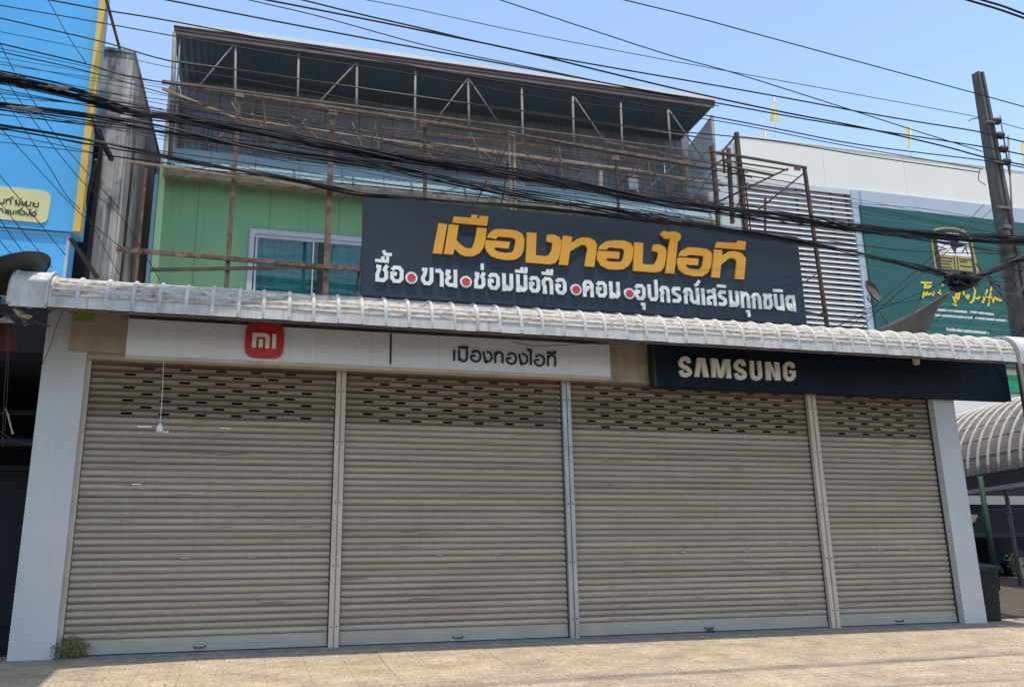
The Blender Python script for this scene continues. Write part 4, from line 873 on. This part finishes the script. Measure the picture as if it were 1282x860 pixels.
for (xa, ya, xb, yb, hpx) in ((235, 485, 630, 515, 26), (655, 510, 960, 545, 26), (170, 548, 700, 590, 26), (720, 590, 1130, 625, 26), (355, 735, 895, 780, 34)):
    mb = MB(); x = xa
    while x < xb-18:
        t_ = (x-xa)/(xb-xa); y = ya+(yb-ya)*t_
        a = at(1150+x/10.117, 340+(y+hpx/2)/10.117, YGB); b = at(1150+(x+15)/10.117, 340+(y+hpx/2)/10.117, YGB); h = at(1150+x/10.117, 340+(y-hpx/2)/10.117, YGB).z-a.z
        gk = glyph(random.choice(keys), a.x, b.x, a.z, h, .02, YGB-.008, YGB-.0024); mb.add(gk.v, gk.f); x += 20
    pt('small_text_line', mb, m_wlet, GB)
# grey dish, cloth
t, nn, xx, yy = dish('satellite_dish', 'small grey satellite dish on a thin mast before the green banner', at(1090, 366, -.2), (.35, -.9, .3), .17, .04, m_cloth)
MB().tube([nn*.03, Vector((.02, .1, -.05)), at(1117, 412, -.2)-at(1090, 366, -.2)], .010, 6).build('mast', m_galv, t)
cl = MB(); A = [at(1190, 365, -.3), at(1150, 388, -.3), at(1095, 415, -.35)]; B = [at(1178, 378, -.05), at(1160, 412, .0), at(1135, 424, 0)]
cl.grid([smooth_pts(A, 6), smooth_pts([(a+b)/2+Vector((0, 0, -.03)) for a, b in zip(A, B)], 6), smooth_pts(B, 6)], True)
o = tag(cl.build('shade_cloth', m_cloth), 'dark grey shade cloth stretched down to the awning near the pole', 'cloth'); md = o.modifiers.new('s', 'SOLIDIFY'); md.thickness = .01

# utility pole
YP = -.4
pc = at(1223.5, 92, YP); zt_ = pc.z; ph = thing('utility_pole', 'weathered square concrete utility pole with stacked insulators, at right', 'pole', None, (pc.x+.01, YP, 0))
mb = MB(); rws = []
for z, hw in ((-.1, .14), (3.8, .115), (6.2, .085), (zt_, .060)):
    g_ = hw*.30; rws.append([(-hw, -hw, z), (-g_, -hw, z), (-g_*.7, -hw+.035, z), (g_*.7, -hw+.035, z), (g_, -hw, z), (hw, -hw, z), (hw, hw, z), (-hw, hw, z), (-hw, -hw, z)])
mb.grid(rws); mb.add([v for v in rws[-1][:8]], [tuple(range(8))]); mb.build('shaft', m_conpole, ph)
bp = ph.location
def PP(px, py, Y=YP-.1): return at(px, py, Y)-Vector(bp)
for i, (px, py) in enumerate(((1248, 152), (1252, 170), (1256, 187), (1260, 203))):
    q = PP(px, py); o = MB().tube([q+Vector((-.06, 0, .0)), q+Vector((-.03, 0, 0)), q, q+Vector((.03, 0, 0)), q+Vector((.06, 0, 0))], [.03, .06, .035, .06, .03], 10).build('insulator', m_dark, ph)
MB().tube([PP(1252, 145), PP(1265, 225)], .012, 6).tube([PP(1262, 170), PP(1270, 330)], .014, 6).build('insulator_rod', m_galv, ph)
for px, py in ((1243, 153), (1252, 203), (1256, 260)): q = PP(px, py); MB().box(q.x-.12, q.x+.12, q.y-.02, q.y+.02, q.z-.02, q.z+.02).build('bracket', m_galv, ph)
MB().tube(smooth_pts([PP(1213, 152), PP(1218, 149), PP(1232, 148)]), .008, 5).build('hook', m_dark, ph)
MB().tube(smooth_pts([PP(1227, 212), PP(1225, 225), PP(1234, 232)]), .006, 5).build('wire_loop', m_dark, ph)
MB().bar(PP(1222, 330), PP(1266, 385), .02).bar(PP(1266, 385), PP(1290, 345), .02).build('brace', m_conpole, ph)
q_ = PP(1274, 440); MB().tube([q_, q_+Vector((0, 0, -q_.z))], .045, 8).tube([q_, q_+Vector((.03, .05, .25)), PP(1290, 400)], .03, 8).build('down_conduit', m_dark, ph)
random.seed(17)
for k in range(14):
    c_ = PP(random.uniform(1240, 1285), random.uniform(300, 375), YP-.25); r_ = random.uniform(.05, .16); a0 = random.uniform(0, 6)
    MB().tube(smooth_pts([c_+Vector((r_*1.3*math.cos(a0+a), random.gauss(0, .03), r_*.6*math.sin(a0+a))) for a in (0, .9, 1.8, 2.7, 3.6, 4.6)], 4), .006, 5).build('loose_loop', m_cable if k % 3 else m_galv, ph)
for px, py in ((1262, 300), (1266, 322), (1258, 285)): q = PP(px, py, YP-.2); MB().box(q.x-.07, q.x+.07, q.y-.05, q.y+.04, q.z-.03, q.z+.03).build('clamp', m_galv, ph)
# flags
for i, (px, py, w_, h_, lb) in enumerate(((970, 138, 11, 30, 'yellow pennant flag above the left part of the cream parapet'), (1140, 172, 8, 28, 'narrow yellow flag above the middle of the cream parapet'), (958, 168, 5, 9, 'tiny yellow flag just over the corner of the cream parapet'), (1282, 192, 6, 26, 'yellow flag cut off at the right edge'))):
    Y = YQ+.3; f = thing('flag', lb, 'flag'); a = at(px, py-h_/2, Y); b = at(px+1, py+h_/2+26, Y)
    MB().tube([a+Vector((0, 0, .02)), b], .012, 5).build('flagpole', m_pvc, f)
    cl = MB(); rws = []
    for r_ in range(7):
        v = r_/6; zz = at(px, py-h_/2+h_*v, Y); wl_ = w_*(v if i == 0 else (.75+.25*math.sin(v*6)))/950*(30 if i == 0 else 25)
        rws.append([(zz.x-wl_*(.55 if i == 0 else .9)+wl_*j/4, Y+.02*math.sin(j*1.6+r_), zz.z) for j in range(5)])
    cl.grid(rws, True); cl.build('cloth', m_flag, f)

# barrel roof of the stall beyond
SR = thing('stall_roof', 'curved beige ribbed stall roof beyond the right pier', 'roof')
Pa = at(1190, 600, 5.2); Pb = at(1310, 580, 2.6); ed = Vector(Pb-Pa); ed.z = 0; nrm = Vector((-ed.y, ed.x, 0)).normalized()
if nrm.x < 0: nrm = -nrm
R_ = 1.75
def brow(t, off=0.0): base = Pa+(Pb-Pa)*t; return [base+nrm*((R_+off)*(1-math.cos(a))-off)+Vector((0, 0, (R_*1.0+off)*math.sin(a))) for a in [math.pi/2*k/14 for k in range(15)]]
nb = 9
for i in range(-3, nb+3):
    t0, t1 = i/nb, (i+1)/nb; pt('roof_sheet', MB().grid([brow(t0), brow(t1)], True), m_barrel, SR)
    mb = MB(); mb.tube(brow(t0, .012), .035, 6); pt('roof_rib', mb, m_barrib, SR)
for k in (2, 4, 6, 8): pt('lap_seam', MB().tube([brow(-3/nb, .004)[k], brow(1+3/nb, .004)[k]], .008, 5), m_seam, SR)
va = MB(); a = Pa-(Pb-Pa)*.4; b = Pb+(Pb-Pa)*.3
va.add([a, b, b-Vector((0, 0, .27)), a-Vector((0, 0, .27)), a+nrm*.05, b+nrm*.05, b+nrm*.05-Vector((0, 0, .27)), a+nrm*.05-Vector((0, 0, .27))], [(3, 2, 1, 0), (4, 5, 6, 7), (0, 1, 5, 4), (2, 3, 7, 6)])
pt('valance', va, m_dark, SR)
pt('beam', MB().bar(a-Vector((0, 0, .33)), b-Vector((0, 0, .33)), .08), m_seam, SR)
A = at(1227, 597, 3.5); pt('green_post', MB().tube([A+Vector((0, 0, .02)), (A.x+.0, 3.5, 0)], .05, 10), m_gpost, SR)
A = at(1259, 614, 4.0); pt('grey_post', MB().tube([A+Vector((0, 0, .1)), (A.x, 4.0, 0)], .04, 10), m_conpole, SR)
# behind it
g = MB(); g.box(10.06, 60, .301, 8.3, -.15, -.012); struct('yard', g, m_yard)
bw = thing('back_yard_wall', 'dark yard wall with pale horizontal bands behind the parked pickup', 'wall')
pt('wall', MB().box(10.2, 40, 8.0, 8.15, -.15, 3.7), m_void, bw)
for z0, z1 in ((1.62, 1.85), (1.15, 1.35)): pt('band', MB().box(12, 40, 7.95, 7.999, z0, z1), m_seam, bw)
ck = thing('parked_pickup', 'dark pickup parked in the shade under the stall roof', 'pickup', None, (19.4, 6.7, -.15)); ck.rotation_euler = (0, 0, math.radians(4))
body = MB()
prof_ = [(-2.6, .45), (-2.6, 1.0), (-1.0, 1.05), (-.9, 1.1), (-.45, 1.65), (.9, 1.68), (1.25, 1.12), (2.45, 1.0), (2.6, .8), (2.6, .45)]
body.prism(prof_, -.85, .85); body.build('body', m_car, ck)
MB().prism([(-.72, 1.15), (-.38, 1.58), (.2, 1.6), (.2, 1.15)], -.862, -.851).prism([(.28, 1.15), (.28, 1.6), (.82, 1.6), (1.1, 1.15)], -.862, -.851).build('side_window', m_glass, ck)
for x in (-1.7, 1.65):
    wh = MB().tube([(x, -.9, .36), (x, -.66, .36)], .36, 20).build('wheel', m_tyre, ck); MB().tube([(x, -.91, .36), (x, -.901, .36)], .2, 16).build('rim', m_galv, wh)
MB().box(2.4, 2.61, -.8, -.5, .78, .92).build('headlight', m_pvc, ck)
# bin
bpos = on_ground(1247, 778); bn = thing('rubbish_bin', 'dark grey plastic bin beside the right pier', 'bin', None, (bpos.x, bpos.y+.2, 0))
ring = lambda hw, z, r=.35: [(hw*c1*(1 if abs(c1) > .1 else 1), hw*c2, z) for c1, c2 in [(math.copysign(abs(math.cos(a))**r, math.cos(a)), math.copysign(abs(math.sin(a))**r, math.sin(a))) for a in [2*math.pi*(k+.5)/24 for k in range(25)]]]
MB().grid([ring(.17, 0), ring(.175, .05), ring(.205, .66), ring(.215, .665), ring(.215, .70)], True).build('body', m_bin, bn)
MB().grid([ring(.235, .70), ring(.24, .735), ring(.2, .76), ring(.02, .775)], True).build('lid', m_bin, bn)
MB().box(-.23, .23, -.245, -.235, .70, .72).build('rim', m_bin, bn)
br = thing('broom', 'worn pale broom leaning between the right pier and the bin', 'broom', None, (bpos.x-.27, bpos.y+.1, 0))
MB().tube([(0, 0, 0), (-.02, .05, .7)], .012, 6).build('handle', m_wedge, br)
bb = MB(); random.seed(8)
for i in range(24): bb.tube([(-.02, .05, .7), (random.uniform(-.08, .05), random.uniform(-.02, .1), random.uniform(.78, .98))], .004, 3)
bb.build('bristles', m_wedge, br)
# shrub far right
sh = thing('shrub', 'bright green leafy shrub low at the right edge behind the grey post', 'shrub', None, (at(1284, 700, 5).x, 5, 0)); mb = MB(); random.seed(4)
for i in range(60):
    c_ = Vector((random.gauss(0, .2), random.gauss(0, .2), .35+random.gauss(0, .15))); d = Vector((random.gauss(0, 1), random.gauss(0, 1), random.gauss(0, 1))).normalized(); e = d.orthogonal().normalized()*.03
    mb.add([c_-d*.06, c_+e, c_+d*.06, c_-e], [(0, 1, 2, 3)])
mb.build('foliage', mat('shrub_leaf', (.06, .16, .02), .6, (.1, .2, .03), 20, .8), sh); MB().tube([(0, 0, -.15), (0, 0, .6)], .03, 6).build('stem', m_conpole, sh)

# ------------------------------------------------------------ overhead cables
random.seed(2)
def depth_low(px): # bundles pass from in front of the blue board to the pole
    P = [(-60, -1.75), (0, -1.7), (150, -1.5), (450, -1.25), (900, -1.15), (1250, -.75), (1400, -.6)]
    for (a, ya), (b, yb) in zip(P, P[1:]):
        if px <= b: return ya+(yb-ya)*(px-a)/(b-a)
    return P[-1][1]
def cable(pts, r, lb, Yf=depth_low, m=m_cable, grp=None, jit=0):
    # carry both ends on past the frame where they are cut by it
    pts = [tuple(p) for p in pts]
    (x0, y0), (x1, y1) = pts[0], pts[1]
    if x0 <= 1 or y0 <= 1: k = 160/max(1, math.hypot(x1-x0, y1-y0)); pts = [(x0-(x1-x0)*k, y0-(y1-y0)*k)]+pts
    (x0, y0), (x1, y1) = pts[-1], pts[-2]
    if x0 >= 1281: k = 120/max(1, math.hypot(x1-x0, y1-y0)); pts = pts+[(x0-(x1-x0)*k, y0-(y1-y0)*k)]
    P = smooth_pts([at(a, b+random.uniform(-jit, jit), Yf(a) if callable(Yf) else Yf) for a, b in pts], 8)
    tag(MB().tube(P, r, 5).build('overhead_cable', m), lb, 'cable', grp)
hi = lambda px: -3.3+.25*px/1282
cable([(207, 0), (350, 28), (520, 60), (660, 86), (800, 112), (896, 129), (1000, 148), (1080, 161), (1230, 184), (1282, 194)], .0075, 'black cable entering at top left of centre and passing just over the dark roof', hi)
cable([(310, 0), (400, 21), (520, 54), (600, 72), (700, 92), (800, 113), (900, 133)], .005, 'thin cable merging with the one over the dark roof near its right end', hi)
cable([(332, 0), (420, 17), (520, 37), (650, 64), (760, 91), (870, 117), (977, 140), (1080, 160), (1180, 183), (1232, 197), (1282, 207)], .0085, 'thick cable running above the roof ridge to the pole', hi)
cable([(377, 0), (450, 18), (520, 34), (640, 62), (760, 84), (900, 108), (1000, 126), (1080, 141), (1150, 153), (1224, 165), (1282, 178)], .0075, 'upper thick cable of the pair above the roof ridge', hi)
cable([(457, 0), (520, 12), (650, 40), (800, 69), (920, 91), (1080, 120), (1220, 146), (1282, 162)], .004, 'thin grey cable high in the sky sagging towards the pole', hi, m_cableg)
cable([(625, 0), (747, 40), (840, 70), (920, 92), (1050, 133), (1140, 162), (1230, 190)], .0055, 'cable dropping steeply from top centre across the others', hi)
cable([(780, 0), (870, 22), (962, 47), (1080, 79), (1217, 116), (1282, 134)], .006, 'highest single cable passing close below the pole top', hi)
cable([(1210, 0), (1250, 12), (1282, 23)], .010, 'lower of two thick cables clipping the top right corner', lambda p: -4.2)
cable([(1228, 0), (1255, 8), (1282, 18)], .010, 'upper of two thick cables clipping the top right corner', lambda p: -4.2)
cable([(60, 0), (130, 13), (215, 27), (400, 62), (600, 98), (760, 124), (890, 146), (975, 162), (1080, 182), (1230, 201), (1282, 210)], .0065, 'cable following the roof fascia all the way to the pole', hi)
cable([(0, 7), (110, 26), (215, 45), (350, 68), (520, 94), (700, 126), (900, 152), (1050, 181), (1230, 212)], .005, 'cable crossing the underside of the dark roof near its front', hi)
cable([(0, 23), (125, 52), (215, 77), (320, 91), (520, 121), (660, 140), (800, 160), (962, 176), (1080, 195), (1227, 216)], .006, 'cable crossing the middle of the dark roof and the cream parapet', hi)
cable([(0, 40), (110, 62), (215, 85), (330, 104), (520, 139), (700, 170), (880, 200), (1000, 222)], .004, 'thin cable below the middle of the dark roof', depth_low, m_cableg)
cable([(0, 55), (110, 81), (175, 99), (320, 118), (450, 136), (600, 160), (760, 190), (900, 214), (1010, 232)], .0075, 'thick cable passing over the top of the stained concrete wall', depth_low)
cable([(0, 65), (110, 90), (215, 120), (300, 142), (400, 160), (520, 184), (640, 207)], .006, 'cable just under the one over the concrete wall top', depth_low)
cable([(0, 81), (110, 97), (215, 112), (320, 134), (480, 165), (640, 190), (800, 222)], .0035, 'thin faint cable over the blue board and grey cladding', depth_low, m_cableg)
cable([(200, 125), (320, 137), (480, 158), (600, 180), (760, 212), (900, 240)], .0035, 'thin faint cable over the pale timber rails', depth_low, m_cableg)
# twisted bundles
def bundle(pts, n, spread, r, lb, clumps=()):
    t = thing('cable_bundle', lb, 'cable bundle'); base = smooth_pts([at(a, b, depth_low(a)) for a, b in pts], 10); K = len(base)
    for s_ in range(n):
        ph_ = random.uniform(0, 6.28); f_ = random.uniform(.15, .6); sp = spread*random.uniform(.4, 1.1)
        P = [p+Vector((0, math.cos(ph_+f_*i*.35)*sp*.7, math.sin(ph_+f_*i*.35+.6*math.sin(i*.2))*sp+sp*.5*math.sin(s_*1.9))) for i, p in enumerate(base)]
        MB().tube(P, r*random.uniform(.6, 1.25), 5).build('strand', m_cable if s_ % 4 else m_cableg, t)
    for s_ in range(max(2, n//2)):
        a_ = random.uniform(.02, .09)*(1 if n > 7 else .5); f_ = random.uniform(.02, .07); ph_ = random.uniform(0, 6.28)
        P = [p+Vector((0, -.02, a_*math.sin(ph_+f_*i)+.012*math.sin(i*.5+s_)-a_*.3)) for i, p in enumerate(base)]
        MB().tube(P, .0038, 5).build('loose_strand', m_cable, t)
    return t
E1 = [(-120, 68), (0, 97), (105, 119), (175, 139), (320, 165), (480, 196), (640, 218), (800, 247), (900, 262), (1000, 275), (1070, 286), (1177, 295), (1262, 300), (1330, 304)]
b1 = bundle(E1, 18, .060, .0085, 'thick tangled upper cable bundle running from blue board to pole')
E2 = [(-120, 112), (0, 132), (100, 146), (215, 164), (325, 186), (420, 201), (520, 217), (630, 240), (740, 258), (840, 277), (997, 303), (1070, 317), (1137, 332), (1190, 345)]
b2 = bundle(E2, 9, .034, .0085, 'lower cable bundle sagging into the black splice knot')
E3 = [(-120, 140), (0, 158), (100, 175), (215, 198), (290, 211), (360, 224), (457, 243), (560, 252), (700, 264), (840, 279)]
b3 = bundle(E3, 5, .02, .0085, 'third cable bundle crossing the green wall top')
b4 = bundle([(1205, 350), (1224, 345), (1250, 336), (1282, 324), (1340, 300)], 9, .035, .011, 'short thick bundle rising from the splice knot past the pole')
cable([(0, 168), (70, 181), (140, 196), (215, 205)], .004, 'thin cable low across the blue board towards the concrete wall')
cable([(0, 178), (100, 190), (215, 206), (330, 226)], .004, 'lowest thin cable across the blue board')
cable([(0, 112), (105, 132), (215, 152), (400, 190), (560, 222), (700, 246)], .005, 'cable between the two upper bundles')
cable([(200, 189), (300, 203), (410, 220), (507, 234), (640, 249), (760, 262), (940, 296)], .006, 'cable crossing the teal canopy down to the billboard top')
cable([(350, 192), (440, 206), (520, 222), (640, 236), (780, 256), (900, 278)], .005, 'cable over the teal canopy right of the tall rusty post')
cable([(480, 178), (560, 196), (640, 211), (720, 228), (820, 249), (900, 264)], .006, 'cable passing behind the braced post into the upper bundle')
cable([(740, 236), (840, 250), (900, 262), (1000, 268), (1080, 283), (1180, 290), (1262, 296)], .006, 'upper strand over the louvres and green banner')
cable([(962, 235), (1060, 253), (1160, 262), (1262, 280)], .004, 'thin cable over the louvre top and banner head frame', depth_low, m_cableg)
cable([(1060, 268), (1140, 279), (1240, 292)], .0035, 'thin pale cable across the upper green banner', depth_low, m_galv)
cable([(1060, 330), (1120, 341), (1190, 352)], .0035, 'thin pale cable across the green banner left of the knot', depth_low, m_galv)
cable([(800, 262), (900, 283), (985, 292), (1060, 305), (1150, 315), (1262, 318)], .006, 'cable dipping behind the billboard corner to the pole')
random.seed(91)
for k in range(13):
    ta, tb = random.random(), random.random(); nn_ = random.choice([3, 4, 5, 5]); P_ = []
    for j in range(nn_):
        x_, yt, yb = ((0, 52, 160), (320, 112, 196), (640, 166, 236), (960, 216, 280), (1262, 286, 322))[j]
        t_ = ta+(tb-ta)*j/4+.06*math.sin(j*2+k); P_.append((x_, yt+(yb-yt)*min(1, max(0, t_))))
    cable(P_, random.uniform(.0028, .0042), 'thin black service wire among the tangle crossing the upper floors', lambda p: depth_low(p)+.06, m_cable, 'thin service wires in the cable tangle')
# steep wires over the blue board
for pts, lb in (([(60, 0), (85, 45), (108, 80)], 'steep thin wire high on the blue board'), ([(0, 55), (10, 75), (18, 90)], 'short steep wire at the upper left edge of the blue board'),
   ([(0, 117), (37, 172), (65, 215), (84, 246), (100, 262)], 'steep wire crossing the blue board to the yellow edge'), ([(0, 160), (37, 200), (100, 267), (160, 317)], 'long slanting wire from the blue board to the rusty rail'),
   ([(10, 105), (50, 162), (92, 215), (122, 246), (152, 272), (200, 350)], 'slanting wire from the bundle to the foot of the concrete wall'), ([(32, 112), (70, 170), (102, 208), (150, 262)], 'slanting wire ending on the concrete wall face'),
   ([(0, 220), (40, 268), (82, 320)], 'slanting wire across the pale yellow label'), ([(0, 254), (30, 292), (65, 335)], 'slanting wire just below the pale yellow label'),
   ([(0, 275), (14, 296), (30, 317)], 'short wire over the lower blue panel'), ([(0, 302), (20, 325)], 'lowest short wire at the left edge above the dish')):
    cable(pts, .0042, lb)
cable([(95, 240), (125, 300), (150, 345)], .004, 'wire hanging beside the yellow edge down the concrete wall', lambda p: -.5)
# wires fanning from the splice knot and pole
for pts, lb in (([(1232, 256), (1190, 300), (1140, 345), (1060, 412)], 'longest wire fanning left from the pole over the green banner'), ([(1242, 262), (1180, 320), (1100, 388), (1080, 410)], 'second wire fanning left from the pole over the banner'),
   ([(1200, 352), (1150, 375), (1090, 385), (1045, 412)], 'wire slanting from the splice knot towards the louvres'), ([(1190, 350), (1120, 380), (1080, 395), (1030, 415)], 'lower wire slanting from the splice knot to the awning'),
   ([(1270, 350), (1230, 385), (1200, 422)], 'wire dropping from the pole foot over the banner text'), ([(1280, 365), (1250, 395), (1232, 424)], 'rightmost wire dropping beside the pole onto the awning'),
   ([(1240, 345), (1190, 385), (1150, 422)], 'wire crossing the yellow handwriting to the awning'), ([(1155, 362), (1152, 375), (1141, 395)], 'short black wire loop hanging by the yellow handwriting')):
    cable(pts, .0045, lb, lambda p: -.8)
kn = thing('splice_knot', 'black knot of splice closures and coiled cable before the green banner', 'splice closure'); q = at(1205, 350, -.85)
MB().tube([at(1183, 347, -.85), at(1192, 345, -.85), at(1222, 350, -.85), at(1230, 348, -.85)], [.02, .055, .06, .02], 10).build('closure', m_cable, kn)
MB().tube([at(1190, 362, -.82), at(1197, 362, -.82), at(1215, 357, -.82), at(1222, 355, -.82)], [.02, .05, .05, .02], 10).build('closure', m_cable, kn)
for k in range(11):
    MB().tube([q+Vector((random.uniform(-.06, .06), 0, random.uniform(-.05, .03)))+Vector((random.uniform(.08, .2)*math.cos(a)+random.gauss(0, .01), .02*k-.05, .07*math.sin(a)+random.gauss(0, .01))) for a in [2*math.pi*j/20 for j in range(21)]], .008, 5).build('coil', m_cable, kn)
# coils tied on the upper bundle at left
for i, (px, py, lb) in enumerate(((14, 95, 'pale tied splice on the upper bundle at the far left'), (72, 110, 'pale taped clump on the upper bundle over the blue board'), (32, 136, 'small taped joint on the lower bundle over the blue board'))):
    c_ = at(px, py, depth_low(px)-.05); mb = MB(); random.seed(30+i)
    for k in range(7): mb.tube(smooth_pts([c_+Vector((random.gauss(0, .07), random.gauss(0, .012), random.gauss(0, .010)-.012*random.random())) for _ in range(5)], 5), .006, 5)
    tag(mb.build('cable_clump', m_lintel if i else m_cloth), lb, 'cable clump')
